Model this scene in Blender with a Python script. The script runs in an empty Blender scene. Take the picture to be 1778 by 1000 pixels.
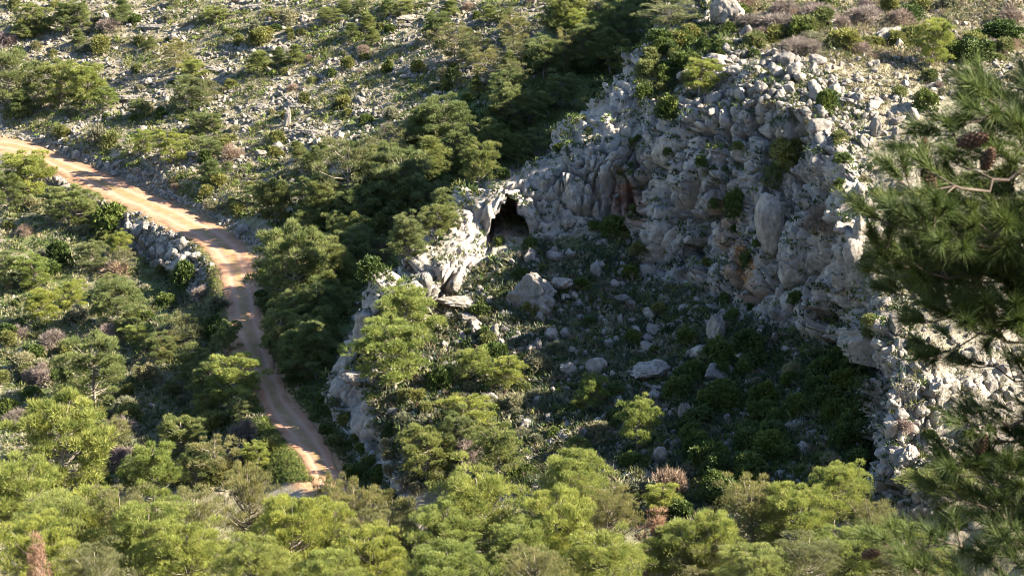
import bpy, math, random, time
import numpy as np
from mathutils import Vector, Matrix
from mathutils.geometry import delaunay_2d_cdt
from mathutils.bvhtree import BVHTree
T0 = time.time()
def log(*a): print('[%.1fs]' % (time.time() - T0), *a)

# ------------------------------------------------------------------ camera, light, exposure
SC = bpy.context.scene
COL = SC.collection
F, CX, CY = 3851.0, 889.0, 500.0            # focal length and centre in pixels of the photograph
PITCH = math.radians(19.0)                  # looking down across the valley
CAM = np.array([0.0, 0.0, 81.0])
SUN_EL, SUN_AZ = math.radians(33.5), math.radians(-10.0)   # azimuth measured from +x towards +y
cam = bpy.data.cameras.new('camera')
cam.sensor_width = 36.0
cam.lens = 36.0 * F / 1778.0
cam.clip_start, cam.clip_end = 0.3, 4000.0
cam.dof.use_dof = True
cam.dof.focus_distance = 215.0
cam.dof.aperture_fstop = 15.0
cam_ob = bpy.data.objects.new('camera', cam)
cam_ob.location = CAM.tolist()
cam_ob.rotation_euler = (math.pi / 2 - PITCH, 0, 0)
COL.objects.link(cam_ob)
SC.camera = cam_ob

world = bpy.data.worlds.new('World')
SC.world = world
world.use_nodes = True
wn = world.node_tree.nodes; wn.clear()
sky = wn.new('ShaderNodeTexSky'); sky.sky_type = 'NISHITA'; sky.sun_disc = False
sky.sun_elevation = SUN_EL
sky.sun_rotation = math.pi / 2 - SUN_AZ      # 0 = +y, clockwise
sky.air_density, sky.dust_density, sky.ozone_density = 1.0, 0.4, 3.4
bg = wn.new('ShaderNodeBackground'); bg.inputs['Strength'].default_value = 0.066
wo = wn.new('ShaderNodeOutputWorld')
world.node_tree.links.new(sky.outputs[0], bg.inputs[0])
world.node_tree.links.new(bg.outputs[0], wo.inputs[0])
sun = bpy.data.lights.new('sun', 'SUN'); sun.energy = 5.0; sun.angle = math.radians(0.55)
sun.color = (1.0, 0.90, 0.74)
sun_ob = bpy.data.objects.new('sun', sun)
SUN_DIR = np.array([math.cos(SUN_EL) * math.cos(SUN_AZ), math.cos(SUN_EL) * math.sin(SUN_AZ), math.sin(SUN_EL)])
sun_ob.rotation_euler = Vector(SUN_DIR.tolist()).to_track_quat('Z', 'Y').to_euler()
sun_ob.location = (150, -40, 150)
COL.objects.link(sun_ob)
SC.view_settings.view_transform = 'Standard'
SC.view_settings.look = 'None'
SC.view_settings.exposure = 2.62
SC.view_settings.gamma = 1.0
SC.cycles.filter_width = 0.95
SC.cycles.max_bounces = 5
SC.cycles.diffuse_bounces = 3
SC.cycles.transmission_bounces = 3

# ------------------------------------------------------------------ projection helpers
cp, sp = math.cos(PITCH), math.sin(PITCH)
def ray(px, py):
    X = (px - CX) / F; Y = (CY - py) / F
    return np.array([X, cp + Y * sp, -sp + Y * cp])
def at_y(px, py, yd):                        # the point of that line of sight at distance yd
    d = ray(px, py); t = yd / d[1]
    return (d[0] * t, yd, CAM[2] + d[2] * t)
def at_z(px, py, z):
    d = ray(px, py); t = (z - CAM[2]) / d[2]
    return (d[0] * t, d[1] * t, z)
def project(P):
    P = np.asarray(P, dtype=float) - CAM
    dep = P[..., 1] * cp - P[..., 2] * sp
    up = P[..., 1] * sp + P[..., 2] * cp
    return CX + F * P[..., 0] / dep, CY - F * up / dep, dep

# ------------------------------------------------------------------ noise
def _hash(ix, iy, iz, seed):
    h = (ix.astype(np.int64) * 374761393 + iy.astype(np.int64) * 668265263 + iz.astype(np.int64) * 2147483647 + seed * 1274126177) & 0xFFFFFFFF
    h = ((h ^ (h >> 13)) * 1274126177) & 0xFFFFFFFF
    h = ((h ^ (h >> 16)) * 2246822519) & 0xFFFFFFFF
    h = h ^ (h >> 15)
    return (h & 0xFFFFFF).astype(np.float32) / 16777216.0
def vnoise(P, seed=0):
    I = np.floor(P).astype(np.int64); f = (P - I).astype(np.float32); f = f * f * (3 - 2 * f)
    r = 0
    for dx in (0, 1):
        for dy in (0, 1):
            for dz in (0, 1):
                w = (f[:, 0] if dx else 1 - f[:, 0]) * (f[:, 1] if dy else 1 - f[:, 1]) * (f[:, 2] if dz else 1 - f[:, 2])
                r = r + w * _hash(I[:, 0] + dx, I[:, 1] + dy, I[:, 2] + dz, seed)
    return r * 2 - 1
def fbm(P, octv=4, seed=0, gain=0.5):
    a, s, r = 1.0, 1.0, 0
    for k in range(octv):
        r = r + a * vnoise(P * s + k * 17.3, seed + k); a *= gain; s *= 2.03
    return r
def worley(P, seed=0):
    I = np.floor(P).astype(np.int64); f = (P - I).astype(np.float32)
    f1 = np.full(len(P), 9.0, np.float32); f2 = f1.copy(); cid = np.zeros(len(P), np.float32)
    for dx in (-1, 0, 1):
        for dy in (-1, 0, 1):
            for dz in (-1, 0, 1):
                a, b, c = I[:, 0] + dx, I[:, 1] + dy, I[:, 2] + dz
                d = (dx + _hash(a, b, c, seed) - f[:, 0]) ** 2 + (dy + _hash(a, b, c, seed + 1) - f[:, 1]) ** 2 + (dz + _hash(a, b, c, seed + 2) - f[:, 2]) ** 2
                n = d < f1
                f2 = np.where(n, f1, np.minimum(f2, d))
                cid = np.where(n, _hash(a, b, c, seed + 3), cid)
                f1 = np.where(n, d, f1)
    return np.sqrt(f1), np.sqrt(f2), cid
def facets(P, seed=0):
    """blocks with one tilted flat face per cell: height, and distance to the crack between blocks"""
    I = np.floor(P).astype(np.int64); f = (P - I).astype(np.float32)
    f1 = np.full(len(P), 9.0, np.float32); f2 = f1.copy(); h = np.zeros(len(P), np.float32)
    for dx in (-1, 0, 1):
        for dy in (-1, 0, 1):
            for dz in (-1, 0, 1):
                a, b, c = I[:, 0] + dx, I[:, 1] + dy, I[:, 2] + dz
                rx = f[:, 0] - dx - _hash(a, b, c, seed); ry = f[:, 1] - dy - _hash(a, b, c, seed + 1); rz = f[:, 2] - dz - _hash(a, b, c, seed + 2)
                d = rx * rx + ry * ry + rz * rz; n = d < f1
                hh = (_hash(a, b, c, seed + 3) - .5) + 1.5 * (rx * (_hash(a, b, c, seed + 4) - .5) + ry * (_hash(a, b, c, seed + 5) - .5) + rz * (_hash(a, b, c, seed + 6) - .5))
                f2 = np.where(n, f1, np.minimum(f2, d)); h = np.where(n, hh, h); f1 = np.where(n, d, f1)
    return h, np.sqrt(f2) - np.sqrt(f1), np.sqrt(f1)
def inside(poly, x, y):
    r = np.zeros(np.shape(x), bool); n = len(poly); j = n - 1
    for i in range(n):
        xi, yi = poly[i]; xj, yj = poly[j]
        if yi != yj:
            r ^= ((yi > y) != (yj > y)) & (x < (xj - xi) * (y - yi) / (yj - yi) + xi)
        j = i
    return r
def sstep(a, b, x):
    t = np.clip((x - a) / (b - a), 0, 1); return t * t * (3 - 2 * t)

# ------------------------------------------------------------------ survey points of the land
ROAD_L = [(-60, 250), (0, 263), (60, 277), (110, 308), (180, 343), (240, 370), (300, 398), (350, 430), (378, 465), (388, 520), (398, 575), (414, 620), (440, 665), (458, 720), (490, 762), (522, 800), (536, 830)]
ROAD_R = [(-60, 226), (0, 238), (60, 248), (120, 275), (190, 302), (250, 330), (320, 362), (395, 398), (432, 432), (444, 470), (455, 530), (466, 590), (482, 645), (512, 700), (552, 745), (578, 785), (600, 830)]
RL = np.array([at_z(a, b, 0.0) for a, b in ROAD_L] + [(-15.5, 172, -.4), (-12, 162, -.3)])
RR = np.array([at_z(a, b, 0.0) for a, b in ROAD_R] + [(-10.5, 173, -.4), (-7.5, 163, -.3)])
pts, lines = [], []
def add(line, closed=False):
    i0 = len(pts); pts.extend([tuple(map(float, p)) for p in line])
    lines.extend((i0 + k, i0 + k + 1) for k in range(len(line) - 1))
def pt(*ps): pts.extend([tuple(map(float, p)) for p in ps])
def offs(A, B, d, z, dy=None):               # points beyond B on the side away from A
    o = []
    for a, b, zz, dd in zip(A, B, np.broadcast_to(z, len(A)), np.broadcast_to(d, len(A))):
        v = (b - a)[:2]; v = v / np.linalg.norm(v)
        o.append((b[0] + v[0] * dd, b[1] + v[1] * dd, zz))
    return o
add(RL); add(RR)
add(offs(RR, RL, 1.1, -.12)[:-1])
foot = offs(RR, RL, [4.5] * 5 + [4.8] * 4 + [4.2] * 3 + [4.0] * 4 + [4] * 3, [-2.0] * 3 + [-2.6, -3.2, -3.8, -4.2, -4.2, -4.0] + [-3.2] * 3 + [-2.4] * 4 + [-1.8, -1, -.6])
add(foot[:-1])
add(offs(RL, RR, .8, .15)[:13])
add(offs(RL[:9], RR[:9], [6.0, 6.0, 6.0, 5.6, 5.2, 5.0, 4.6, 4.2, 4], [1.7, 1.7, 1.8, 2.1, 2.5, 2.8, 2.7, 2.2, 1.0]))
# low ground left of the track
pt((-90, 180, -5), (-60, 182, -5), (-38, 180, -4.5), (-25, 178, -2.4), (-100, 205, -6), (-70, 206, -6), (-46, 205, -5.6), (-34, 205, -4.6), (-112, 235, -6), (-80, 236, -6.2), (-56, 236, -5.4), (-120, 270, -5), (-95, 268, -4.6), (-76, 262, -4.6), (-150, 300, 0), (-150, 220, -5))
# the slope below the viewpoint
for y, z in ((-60, 96), (-25, 86), (0, 79.3), (6, 75.6), (20, 63), (60, 40), (100, 21.5), (130, 10.5)):
    for x in (-160, -90, -45, -15, 0, 15, 45, 90, 160): pt((x * (1 if abs(x) > 15 or y > 20 else .6), y, z + max(0, x - 40) * .03))
for x, z in ((-160, 4), (-90, 4), (-60, 3.5), (-35, 3), (-15, 3.5), (-2, 4.2), (10, 5.5), (25, 7), (40, 9), (70, 14), (160, 20)): pt((x, 149, z))
pt((-160, 165, -1), (-90, 166, -2), (-60, 166, -2), (-38, 166, -1.8), (-22, 166, -1.0))
# talus slope inside the amphitheatre
for a in ((700, 700, 188), (800, 620, 195), (900, 520, 203), (1000, 470, 206.5), (900, 700, 186), (1000, 620, 193), (1100, 560, 199), (1100, 750, 178), (800, 800, 178), (950, 860, 168), (1200, 640, 188), (1350, 650, 183), (1350, 780, 168), (1200, 850, 164), (1440, 850, 160), (1000, 930, 160), (705, 850, 177), (1300, 930, 155), (1470, 940, 150), (640, 690, 190), (700, 640, 194), (760, 590, 199), (730, 760, 182)):
    pt(at_y(*a))
# crest (skyline of the spur), rim and foot of the cliff, all as (px, py, distance)
CREST = [(672, 858, 179), (640, 800, 185.5), (612, 745, 191.5), (586, 690, 196), (586, 640, 197.5), (612, 612, 198), (636, 560, 199), (652, 500, 201), (700, 474, 204), (748, 455, 207.5), (772, 408, 211), (815, 355, 215), (852, 320, 217.5), (905, 297, 219), (955, 278, 220), (985, 245, 221.5), (1010, 228, 222), (1065, 188, 223), (1100, 140, 225), (1165, 78, 230), (1222, 46, 234), (1226, -40, 240)]
cw = [at_y(*a) for a in CREST]
add(cw)
GF = []
for k, (x, y, z) in enumerate(cw):           # foot of the hidden back slope, in the gully
    zf = np.interp(y, [176, 190, 205, 215, 222, 232, 240], [-.6, -.4, .3, 1.6, 4.0, 8.5, 13])
    back = 2.0 + (z - zf) * (.28 if y < 205 else .62)
    GF.append((x - (back * .80 if y > 196 else 1.3), y + back * (.25 if y < 200 else .65), zf))
add(GF)
BASE = [(688, 560, 201), (735, 528, 205), (775, 528, 206), (805, 505, 206.5), (840, 450, 209.5), (860, 418, 212), (905, 412, 212.5), (950, 405, 212.5), (1000, 395, 213.2), (1060, 388, 213.6), (1112, 400, 212.6), (1118, 485, 207), (1200, 487, 203), (1285, 530, 196.5), (1330, 556, 192), (1400, 572, 188), (1450, 600, 183), (1490, 645, 177.5), (1500, 720, 170), (1503, 790, 163.5), (1530, 872, 155.5)]
add([at_y(*a) for a in BASE])
RIM = [(772, 420, 210.6), (815, 368, 214), (860, 328, 216.3), (908, 303, 217.6), (960, 288, 218.0), (1020, 262, 218.2), (1070, 250, 217.8), (1120, 262, 216.6), (1150, 250, 214.6), (1185, 205, 212.5), (1235, 195, 209.5), (1290, 180, 208), (1340, 165, 206.5), (1400, 190, 203), (1440, 215, 199.5), (1478, 268, 193.5), (1490, 340, 187), (1500, 420, 179.6), (1516, 480, 173.8), (1540, 560, 167.5), (1552, 630, 163), (1548, 700, 160.2), (1530, 760, 158.6), (1535, 800, 156.5), (1575, 868, 152.5)]
add([at_y(*a) for a in RIM])
# plateau above
for a in ((1120, 200, 221), (1180, 130, 224), (1250, 130, 219), (1260, 60, 230), (1330, 100, 215), (1420, 110, 212), (1400, 30, 232), (1300, 0, 242), (1500, 160, 207), (1500, 60, 226), (1600, 150, 210), (1600, 20, 240), (1560, 250, 196), (1640, 330, 186), (1700, 200, 203), (1580, 400, 180), (1640, 480, 173), (1600, 560, 168), (1700, 600, 166), (1620, 660, 161), (1600, 760, 157.5), (1680, 760, 158), (1650, 860, 151), (1760, 700, 162), (1900, 400, 182), (1900, 100, 225), (1900, 700, 163)):
    pt(at_y(*a))
pt((27, 262, 33), (36, 285, 37), (50, 320, 43), (48, 262, 34), (60, 235, 31), (75, 200, 29), (70, 170, 22), (110, 250, 38), (110, 200, 33), (160, 230, 45), (90, 300, 52), (160, 300, 60), (60, 360, 58))
# gully floor, and the far hillside above the track
add([(-25.5, 228, -.2), (-20, 238, .8), (-10, 245, 2.8), (0, 252, 5.4), (10, 263, 9), (20, 280, 14), (28, 305, 21), (38, 340, 30)])
GULLY = np.array([(-25.5, 228, -.2), (-20, 238, .8), (-10, 245, 2.8), (0, 252, 5.4), (10, 263, 9), (20, 280, 14), (28, 305, 21), (38, 340, 30)])
RRX = np.concatenate([np.array([(-160, 345, 2.0), (-110, 318, .8)]), RR[:11]])
def near_line(x, y, A):
    best = (1e9, 0, 0)
    for p, q in zip(A[:-1], A[1:]):
        v = (q - p)[:2]; t = min(1, max(0, ((x - p[0]) * v[0] + (y - p[1]) * v[1]) / (v @ v))); c = p + (q - p) * t; d = math.hypot(x - c[0], y - c[1])
        if d < best[0]: best = (d, c[2], (q - p)[0] * (y - c[1]) - (q - p)[1] * (x - c[0]))
    return best
for iy in range(19):
    for ix in range(22):
        x, y = -170 + ix * 10 + (iy % 2) * 4, 236 + iy * 9
        dr, zr, sr = near_line(x, y, RRX); dg_, zg, sg = near_line(x, y, GULLY)
        if sr > 0 and sg > 0 and dr > 9.5 and dg_ > 6:
            pt((x, y, min(zr + 2.2 + .36 * (dr - 6), zg + .50 * dg_ + .8)))
pt((-160, 400, 22), (160, 400, 80), (-110, 345, 11), (-60, 410, 44), (0, 412, 52))
for x in (-260, -130, 0, 130, 260): pt((x, 520, 70 + x * .05), (x, 700, 120))
pt((-260, 250, -3), (-260, 120, 12), (-260, -60, 96), (260, 250, 66), (260, 120, 40), (260, -60, 96), (260, 400, 96), (-260, 400, 15))

V2 = [Vector((p[0], p[1])) for p in pts]
ov, oe, of, orig, _, _ = delaunay_2d_cdt(V2, lines, [], 0, 1e-4)
vz = []
for v, o in zip(ov, orig):
    if o: vz.append(sum(pts[i][2] for i in o) / len(o))
    else:                                    # two survey lines cross: take the mean of the nearest points
        d = sorted((math.hypot(p[0] - v[0], p[1] - v[1]), p[2]) for p in pts)[:2]
        vz.append((d[0][1] + d[1][1]) / 2); log('crossing', tuple(round(c, 1) for c in v), d)
GX0, GY0, GS = -262.0, -60.0, 0.5
NX, NY = 1049, 1521
H = np.zeros((NY, NX), np.float32)
for t in of:
    P = np.array([[ov[i][0], ov[i][1], vz[i]] for i in t])
    c0 = max(0, int((P[:, 0].min() - GX0) / GS)); c1 = min(NX - 1, int((P[:, 0].max() - GX0) / GS) + 1)
    r0 = max(0, int((P[:, 1].min() - GY0) / GS)); r1 = min(NY - 1, int((P[:, 1].max() - GY0) / GS) + 1)
    if c1 < c0 or r1 < r0: continue
    xs = GX0 + GS * np.arange(c0, c1 + 1)[None, :]; ys = GY0 + GS * np.arange(r0, r1 + 1)[:, None]
    (x1, y1, z1), (x2, y2, z2), (x3, y3, z3) = P
    den = (y2 - y3) * (x1 - x3) + (x3 - x2) * (y1 - y3)
    if abs(den) < 1e-9: continue
    a = ((y2 - y3) * (xs - x3) + (x3 - x2) * (ys - y3)) / den
    b = ((y3 - y1) * (xs - x3) + (x1 - x3) * (ys - y3)) / den
    c = 1 - a - b
    m = (a > -1e-6) & (b > -1e-6) & (c > -1e-6)
    sub = H[r0:r1 + 1, c0:c1 + 1]
    sub[m] = (a * z1 + b * z2 + c * z3)[m]
def blur(A, r):
    for ax in (0, 1):
        p = np.concatenate([np.repeat(A.take([0], ax), r, ax), A, np.repeat(A.take([-1], ax), r, ax)], ax)
        cs = np.cumsum(p, ax, dtype=np.float64)
        z = np.zeros_like(cs.take([0], ax)); cs = np.concatenate([z, cs], ax)
        n = A.shape[ax]
        A = ((cs.take(range(2 * r + 1, 2 * r + 1 + n), ax) - cs.take(range(0, n), ax)) / (2 * r + 1)).astype(np.float32)
    return A
H = blur(H, 1)
def ground(x, y):                            # survey height, before the rock relief
    u = np.clip((np.asarray(x) - GX0) / GS, 0, NX - 1.001); v = np.clip((np.asarray(y) - GY0) / GS, 0, NY - 1.001)
    i = u.astype(int); j = v.astype(int); a = u - i; b = v - j
    return (H[j, i] * (1 - a) + H[j, i + 1] * a) * (1 - b) + (H[j + 1, i] * (1 - a) + H[j + 1, i + 1] * a) * b
log('survey', len(pts), len(of))

# ------------------------------------------------------------------ terrain sheet
ang = np.concatenate([np.linspace(-.95, -.21, 50)[:-1], np.linspace(-.21, .092, 520)[:-1], np.linspace(.092, .150, 300)[:-1], np.linspace(.150, .21, 100), np.linspace(.21, .95, 50)[1:]])
yy = np.arange(-50, 690, .25)
NC, NR = len(ang), 880
X = ang[:, None] * (yy[None, :] + 62.0)
X = np.clip(X, -261, 261)
Z = ground(X, np.broadcast_to(yy, X.shape))
dz = np.abs(np.diff(Z, axis=1)); ds = np.sqrt((.36 * .25) ** 2 + dz ** 2)
ym = (yy[:-1] + yy[1:]) / 2
w = np.interp(ym, [-50, 0, 100, 135, 150, 250, 325, 345, 700], [.02, .04, .05, .25, 1.35, .9, .72, .10, .02])
ds = ds * w
cum = np.concatenate([np.zeros((NC, 1)), np.cumsum(ds, 1)], 1); cum /= cum[:, -1:]
rows = np.linspace(0, 1, NR)
YR = np.stack([np.interp(rows, cum[c], yy) for c in range(NC)])
k = 6
pad = np.concatenate([np.repeat(YR[:1], k, 0), YR, np.repeat(YR[-1:], k, 0)]); cs = np.concatenate([np.zeros((1, NR)), np.cumsum(pad, 0)])
YR = (cs[2 * k + 1:] - cs[:-2 * k - 1]) / (2 * k + 1)
XR = np.clip(ang[:, None] * (YR + 62.0), -261, 261)
ZR = ground(XR, YR)
P = np.stack([XR, YR, ZR], -1)
def grid_normals(P):
    a = np.gradient(P, axis=0); b = np.gradient(P, axis=1)
    n = np.cross(a, b); n /= np.linalg.norm(n, axis=-1, keepdims=True) + 1e-9
    return n
# normals of the smoothed survey surface
N = grid_normals(P)
Pf = P.reshape(-1, 3); Nf = N.reshape(-1, 3)
px, py, dep = project(Pf)
slope = 1 - Nf[:, 2]
def soft(poly, wob=7.0):
    return inside(poly, px + wx * wob, py + wy * wob).astype(np.float32)
wx = fbm(Pf * .55, 4, 61, .65); wy = fbm(Pf * .55, 4, 71, .65)
POLY = dict(
    cliff=[(640, 560), (648, 495), (700, 466), (748, 448), (772, 402), (852, 312), (905, 290), (985, 238), (1060, 180), (1100, 130), (1165, 70), (1220, 40), (1224, -30), (1320, -30), (1290, 60), (1330, 120), (1420, 120), (1500, 190), (1520, 300), (1560, 500), (1620, 640), (1640, 880), (1530, 880), (1500, 790), (1495, 655), (1450, 608), (1400, 580), (1330, 562), (1285, 540), (1200, 492), (1118, 495), (1105, 410), (1060, 395), (960, 410), (905, 420), (850, 450), (810, 520), (770, 540), (730, 540), (690, 565)],
    nose=[(560, 690), (575, 630), (610, 600), (640, 600), (680, 650), (690, 672), (640, 690), (625, 760), (690, 790), (720, 870), (640, 870)],
    plateau=[(1500, 160), (1778, 90), (1900, 90), (1900, 900), (1530, 900), (1500, 790), (1550, 600), (1480, 330)],
    bank=[(-60, 200), (0, 215), (130, 250), (250, 300), (330, 345), (440, 405), (470, 440), (430, 432), (395, 398), (320, 360), (250, 330), (190, 302), (120, 275), (0, 238), (-60, 226)],
    embank=[(195, 375), (235, 368), (300, 402), (348, 432), (372, 462), (362, 500), (340, 520), (300, 470), (270, 470), (230, 440)],
    low_edge=[(60, 290), (110, 316), (180, 350), (200, 372), (150, 372), (80, 330), (30, 305)],
    outcrop=[(868, 545), (880, 490), (915, 455), (960, 470), (1000, 475), (990, 515), (975, 545), (930, 550)],
)
rock = np.zeros(len(Pf), np.float32)
vis = (Pf[:, 1] > 140) & (Pf[:, 1] < 330)
for nm in ('cliff', 'nose', 'plateau', 'bank', 'embank', 'low_edge', 'outcrop'):
    amt = dict(cliff=1, nose=1, plateau=.7, bank=.9, embank=.8, low_edge=.6, outcrop=1)[nm]
    rock = np.maximum(rock, soft(POLY[nm]) * vis * amt)
steep = sstep(.30, .48, slope) * (Pf[:, 1] > 140)
rock = np.maximum(rock * (.35 + .65 * sstep(.04, .2, slope)), steep)
# the hidden back of the spur and the gully side are not a second copy of the cliff
# distance to the track
def seg_dist(x, y, A):
    d = np.full(x.shape, 1e9)
    for (ax, ay), (bx, by) in zip(A[:-1, :2], A[1:, :2]):
        vx, vy = bx - ax, by - ay
        t = np.clip(((x - ax) * vx + (y - ay) * vy) / (vx * vx + vy * vy), 0, 1)
        d = np.minimum(d, np.hypot(x - ax - t * vx, y - ay - t * vy))
    return d
RC = (RL + RR) / 2
d_road = np.full(len(Pf), 99.0); nearroad = (Pf[:, 1] > 155) & (Pf[:, 1] < 330) & (Pf[:, 0] < 5)
d_road[nearroad] = seg_dist(Pf[nearroad, 0], Pf[nearroad, 1], RC)
off = sstep(3.0, 6.0, d_road)
rk = np.where((d_road < 3.4) & (Pf[:, 2] < .7), 0, rock)
off = np.where(Pf[:, 2] > .7, np.maximum(off, sstep(.7, 1.6, Pf[:, 2])), off)
disp = np.zeros(len(Pf), np.float32)
m = (Pf[:, 1] > 120) & (Pf[:, 1] < 345) & (np.abs(px - 889) < 1250)
disp[m] = .30 * fbm(Pf[m] * .22, 3, 3) + .16 * fbm(Pf[m] * .9, 3, 9)
mr = m & (rk > .02)
Q = Pf[mr]
wq = np.stack([fbm(Q * .35, 2, 21), fbm(Q * .35, 2, 22), fbm(Q * .35, 2, 23)], 1)
sq = Q * np.array([1, 1, .62]) + wq * .9                    # blocks stand taller than wide
a1, a2, ca = worley(sq / 4.2, 5)
b1, b2, cb = worley(sq / 1.75 + 3, 15)
c1, c2, cc = worley((Q + wq * .4) / .72 + 9, 25)
big = np.sqrt(np.clip(1 - (a1 / .95) ** 2, 0, 1)) * (.4 + 1.1 * ca)
mid = np.sqrt(np.clip(1 - (b1 / .92) ** 2, 0, 1)) * (.25 + 1.2 * cb)
sml = np.sqrt(np.clip(1 - (c1 / .9) ** 2, 0, 1)) * (.2 + 1.1 * cc)
crev = -np.clip(1 - (a2 - a1) / .14, 0, 1) * .75 - np.clip(1 - (b2 - b1) / .14, 0, 1) * .55
p1, p2, pc = worley(Q / 1.15 + 31, 45)
pits = -np.clip(1 - p1 / .30, 0, 1) * (pc > .72) * .75
steepQ = sstep(.15, .45, slope[mr])
qx, qy = px[mr], py[mr]
smooth = inside([(1112, 300), (1240, 250), (1290, 420), (1420, 480), (1500, 560), (1480, 640), (1400, 585), (1290, 545), (1200, 495), (1115, 495)], qx, qy) | inside([(745, 460), (830, 345), (880, 330), (865, 420), (800, 520), (745, 530)], qx, qy)
bl = np.where(smooth, .4, 1.0)
v1, v2, vc = worley((Q + wq * .7) / np.array([3.0, 3.0, 9.0]) + 5, 145)
col = np.sqrt(np.clip(1 - (v1 / .95) ** 2, 0, 1)) * (.3 + 1.5 * vc) - np.clip(1 - (v2 - v1) / .10, 0, 1) * 1.1
ribs = 1 - np.abs(fbm(Q * np.array([.55, .55, .10]), 4, 133))
f1h, f1c, f1d = facets(sq * np.array([1, 1, .6]) / 2.4 + 7, 205)
f2h, f2c, f2d = facets((Q + wq * .5) / np.array([.95, .95, 2.1]) + 3, 305)
fac = f1h * 1.25 + f2h * .34 * bl - np.clip(1 - f1c / .10, 0, 1) * .45 - np.clip(1 - f2c / .12, 0, 1) * .18 * bl + np.sqrt(np.clip(1 - f1d ** 2, 0, 1)) * .5
fis = np.abs(vnoise(np.stack([Q[:, 0] * .62 + wq[:, 0] * .25, Q[:, 1] * .62 + wq[:, 1] * .25, Q[:, 2] * .10], 1), 411))
fis2 = np.abs(vnoise(np.stack([Q[:, 0] * 1.3, Q[:, 1] * 1.3, Q[:, 2] * .28], 1), 412))
fis = -(np.clip(1 - fis / .07, 0, 1) * 1.5 + np.clip(1 - fis2 / .08, 0, 1) * .55) * steepQ
relief = (.6 * fac + fis + .75 * big * (1.35 - .75 * steepQ) + col * 1.7 * steepQ + mid * .45 * bl * (1 - .6 * steepQ) + sml * .12 * bl * (1 - steepQ) + crev * bl * .5 + pits * .6 + .5 * (ribs - .6) * steepQ + (.30 * (1 - .5 * steepQ)) * fbm(Q * np.array([1.5, 1.5, .4]), 4, 33) + .10 * (1 - 2 * np.abs(fbm(Q * 2.6, 2, 37)))) - .95
relief = relief - .95 * sstep(1370, 1420, qx) * sstep(590, 640, qy) * (1 - sstep(1530, 1570, qx))
relief = relief * np.where((qx < 700) & (qy > 600), .6, 1) * np.where((qx < 420) & (qy < 440) & (d_road[mr] < 9), .5, 1)
disp[mr] = disp[mr] * (1 - rk[mr]) + rk[mr] * relief * (.75 + .4 * steepQ)
disp *= off * .97 + .03 * 0
push = np.zeros((len(Pf), 3))
RECESS = [(1400, 655), (1470, 634), (1500, 662), (1506, 790), (1482, 812), (1440, 760), (1405, 700)]
# caves: the rock is cut back into the hill behind each mouth
def cave(poly, depth, wob=3.0, grow=9.0, ylim=(195, 222), tilt=.0):
    c = np.array(poly, float).mean(0)
    d = np.zeros(len(Pf))
    for s in np.linspace(.35, 1, 9):
        pp = [tuple(c + (np.array(q) - c) * s) for q in poly]
        d += inside(pp, px + wx * wob, py + wy * wob)
    d = np.minimum(1, d / 9 * 2.4) * (Pf[:, 1] > ylim[0]) * (Pf[:, 1] < ylim[1])
    push[:, 1] += d * depth; push[:, 2] += d * depth * tilt
    return d
cav1 = cave([(882, 344), (890, 352), (900, 372), (917, 388), (921, 414), (908, 428), (846, 432), (850, 410), (860, 384), (872, 360)], 11.0, 7.0, ylim=(195, 232))
cav2 = cave([(1074, 300), (1092, 305), (1112, 350), (1120, 385), (1095, 388), (1070, 372), (1068, 335)], 1.6)
cav3 = cave([(720, 488), (733, 480), (742, 492), (738, 503), (716, 502)], 2.0)
cav4 = cave([(1188, 440), (1200, 425), (1235, 430), (1228, 465), (1190, 475)], 1.2)
cav5 = cave([(1384, 520), (1396, 520), (1402, 572), (1386, 570)], 1.8)
cav6 = cave([(1452, 540), (1464, 545), (1472, 600), (1456, 602)], 1.8, ylim=(176, 222))
und = soft([(1425, 600), (1480, 590), (1512, 640), (1518, 800), (1480, 815), (1430, 720)], 6) * sstep(.16, .34, slope) * (Pf[:, 1] > 158) * (Pf[:, 1] < 195)
push[:, 0] += 3.2 * und; push[:, 1] += 1.6 * und
Pd = Pf + Nf * disp[:, None] + push
Pd[:, 2] = np.where((d_road < 3.4) & (Pf[:, 2] < .7), Pd[:, 2] + .04 * vnoise(Pf * 1.7, 8) * (d_road / 3.6), Pd[:, 2])

# ground colour maps: r = bare rock, g = beaten earth, b = green growth
attr = np.zeros((len(Pf), 4), np.float32); attr[:, 3] = 1
attr[:, 0] = rk
vg = soft([(296, 372), (345, 405), (385, 440), (400, 470), (398, 600), (365, 590), (366, 470), (345, 430)], 3)
attr[:, 0] *= 1 - .9 * vg
attr[:, 1] = (1 - sstep(2.2, 3.7, d_road + .5 * fbm(Pf * .8, 3, 41))) * (1 - sstep(.3, .8, Pf[:, 2]))
green = sstep(-.1, .5, fbm(Pf * .12, 3, 51))
verge = soft([(300, 370), (345, 405), (385, 440), (398, 470), (398, 600), (340, 590), (350, 480), (355, 440)], 4) * (d_road > 2)
verge2 = soft([(440, 700), (470, 720), (540, 800), (545, 835), (470, 840), (440, 770)], 4)
patch = soft([(690, 130), (800, 120), (860, 190), (760, 230), (690, 190)], 10) + soft([(590, 200), (720, 190), (720, 260), (600, 260)], 10)
dense = soft([(640, 690), (660, 560), (760, 540), (850, 450), (960, 415), (1105, 405), (1115, 490), (1200, 500), (1290, 545), (1400, 590), (1490, 660), (1500, 790), (1520, 900), (1200, 930), (900, 860), (690, 830)], 10) * .85
dense = np.maximum(dense, soft([(1220, 0), (1000, 0), (930, 90), (840, 150), (720, 240), (620, 280), (470, 390), (450, 450), (470, 560), (500, 650), (570, 720), (575, 640), (640, 500), (750, 440), (850, 310), (980, 240), (1100, 130)], 10))
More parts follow.
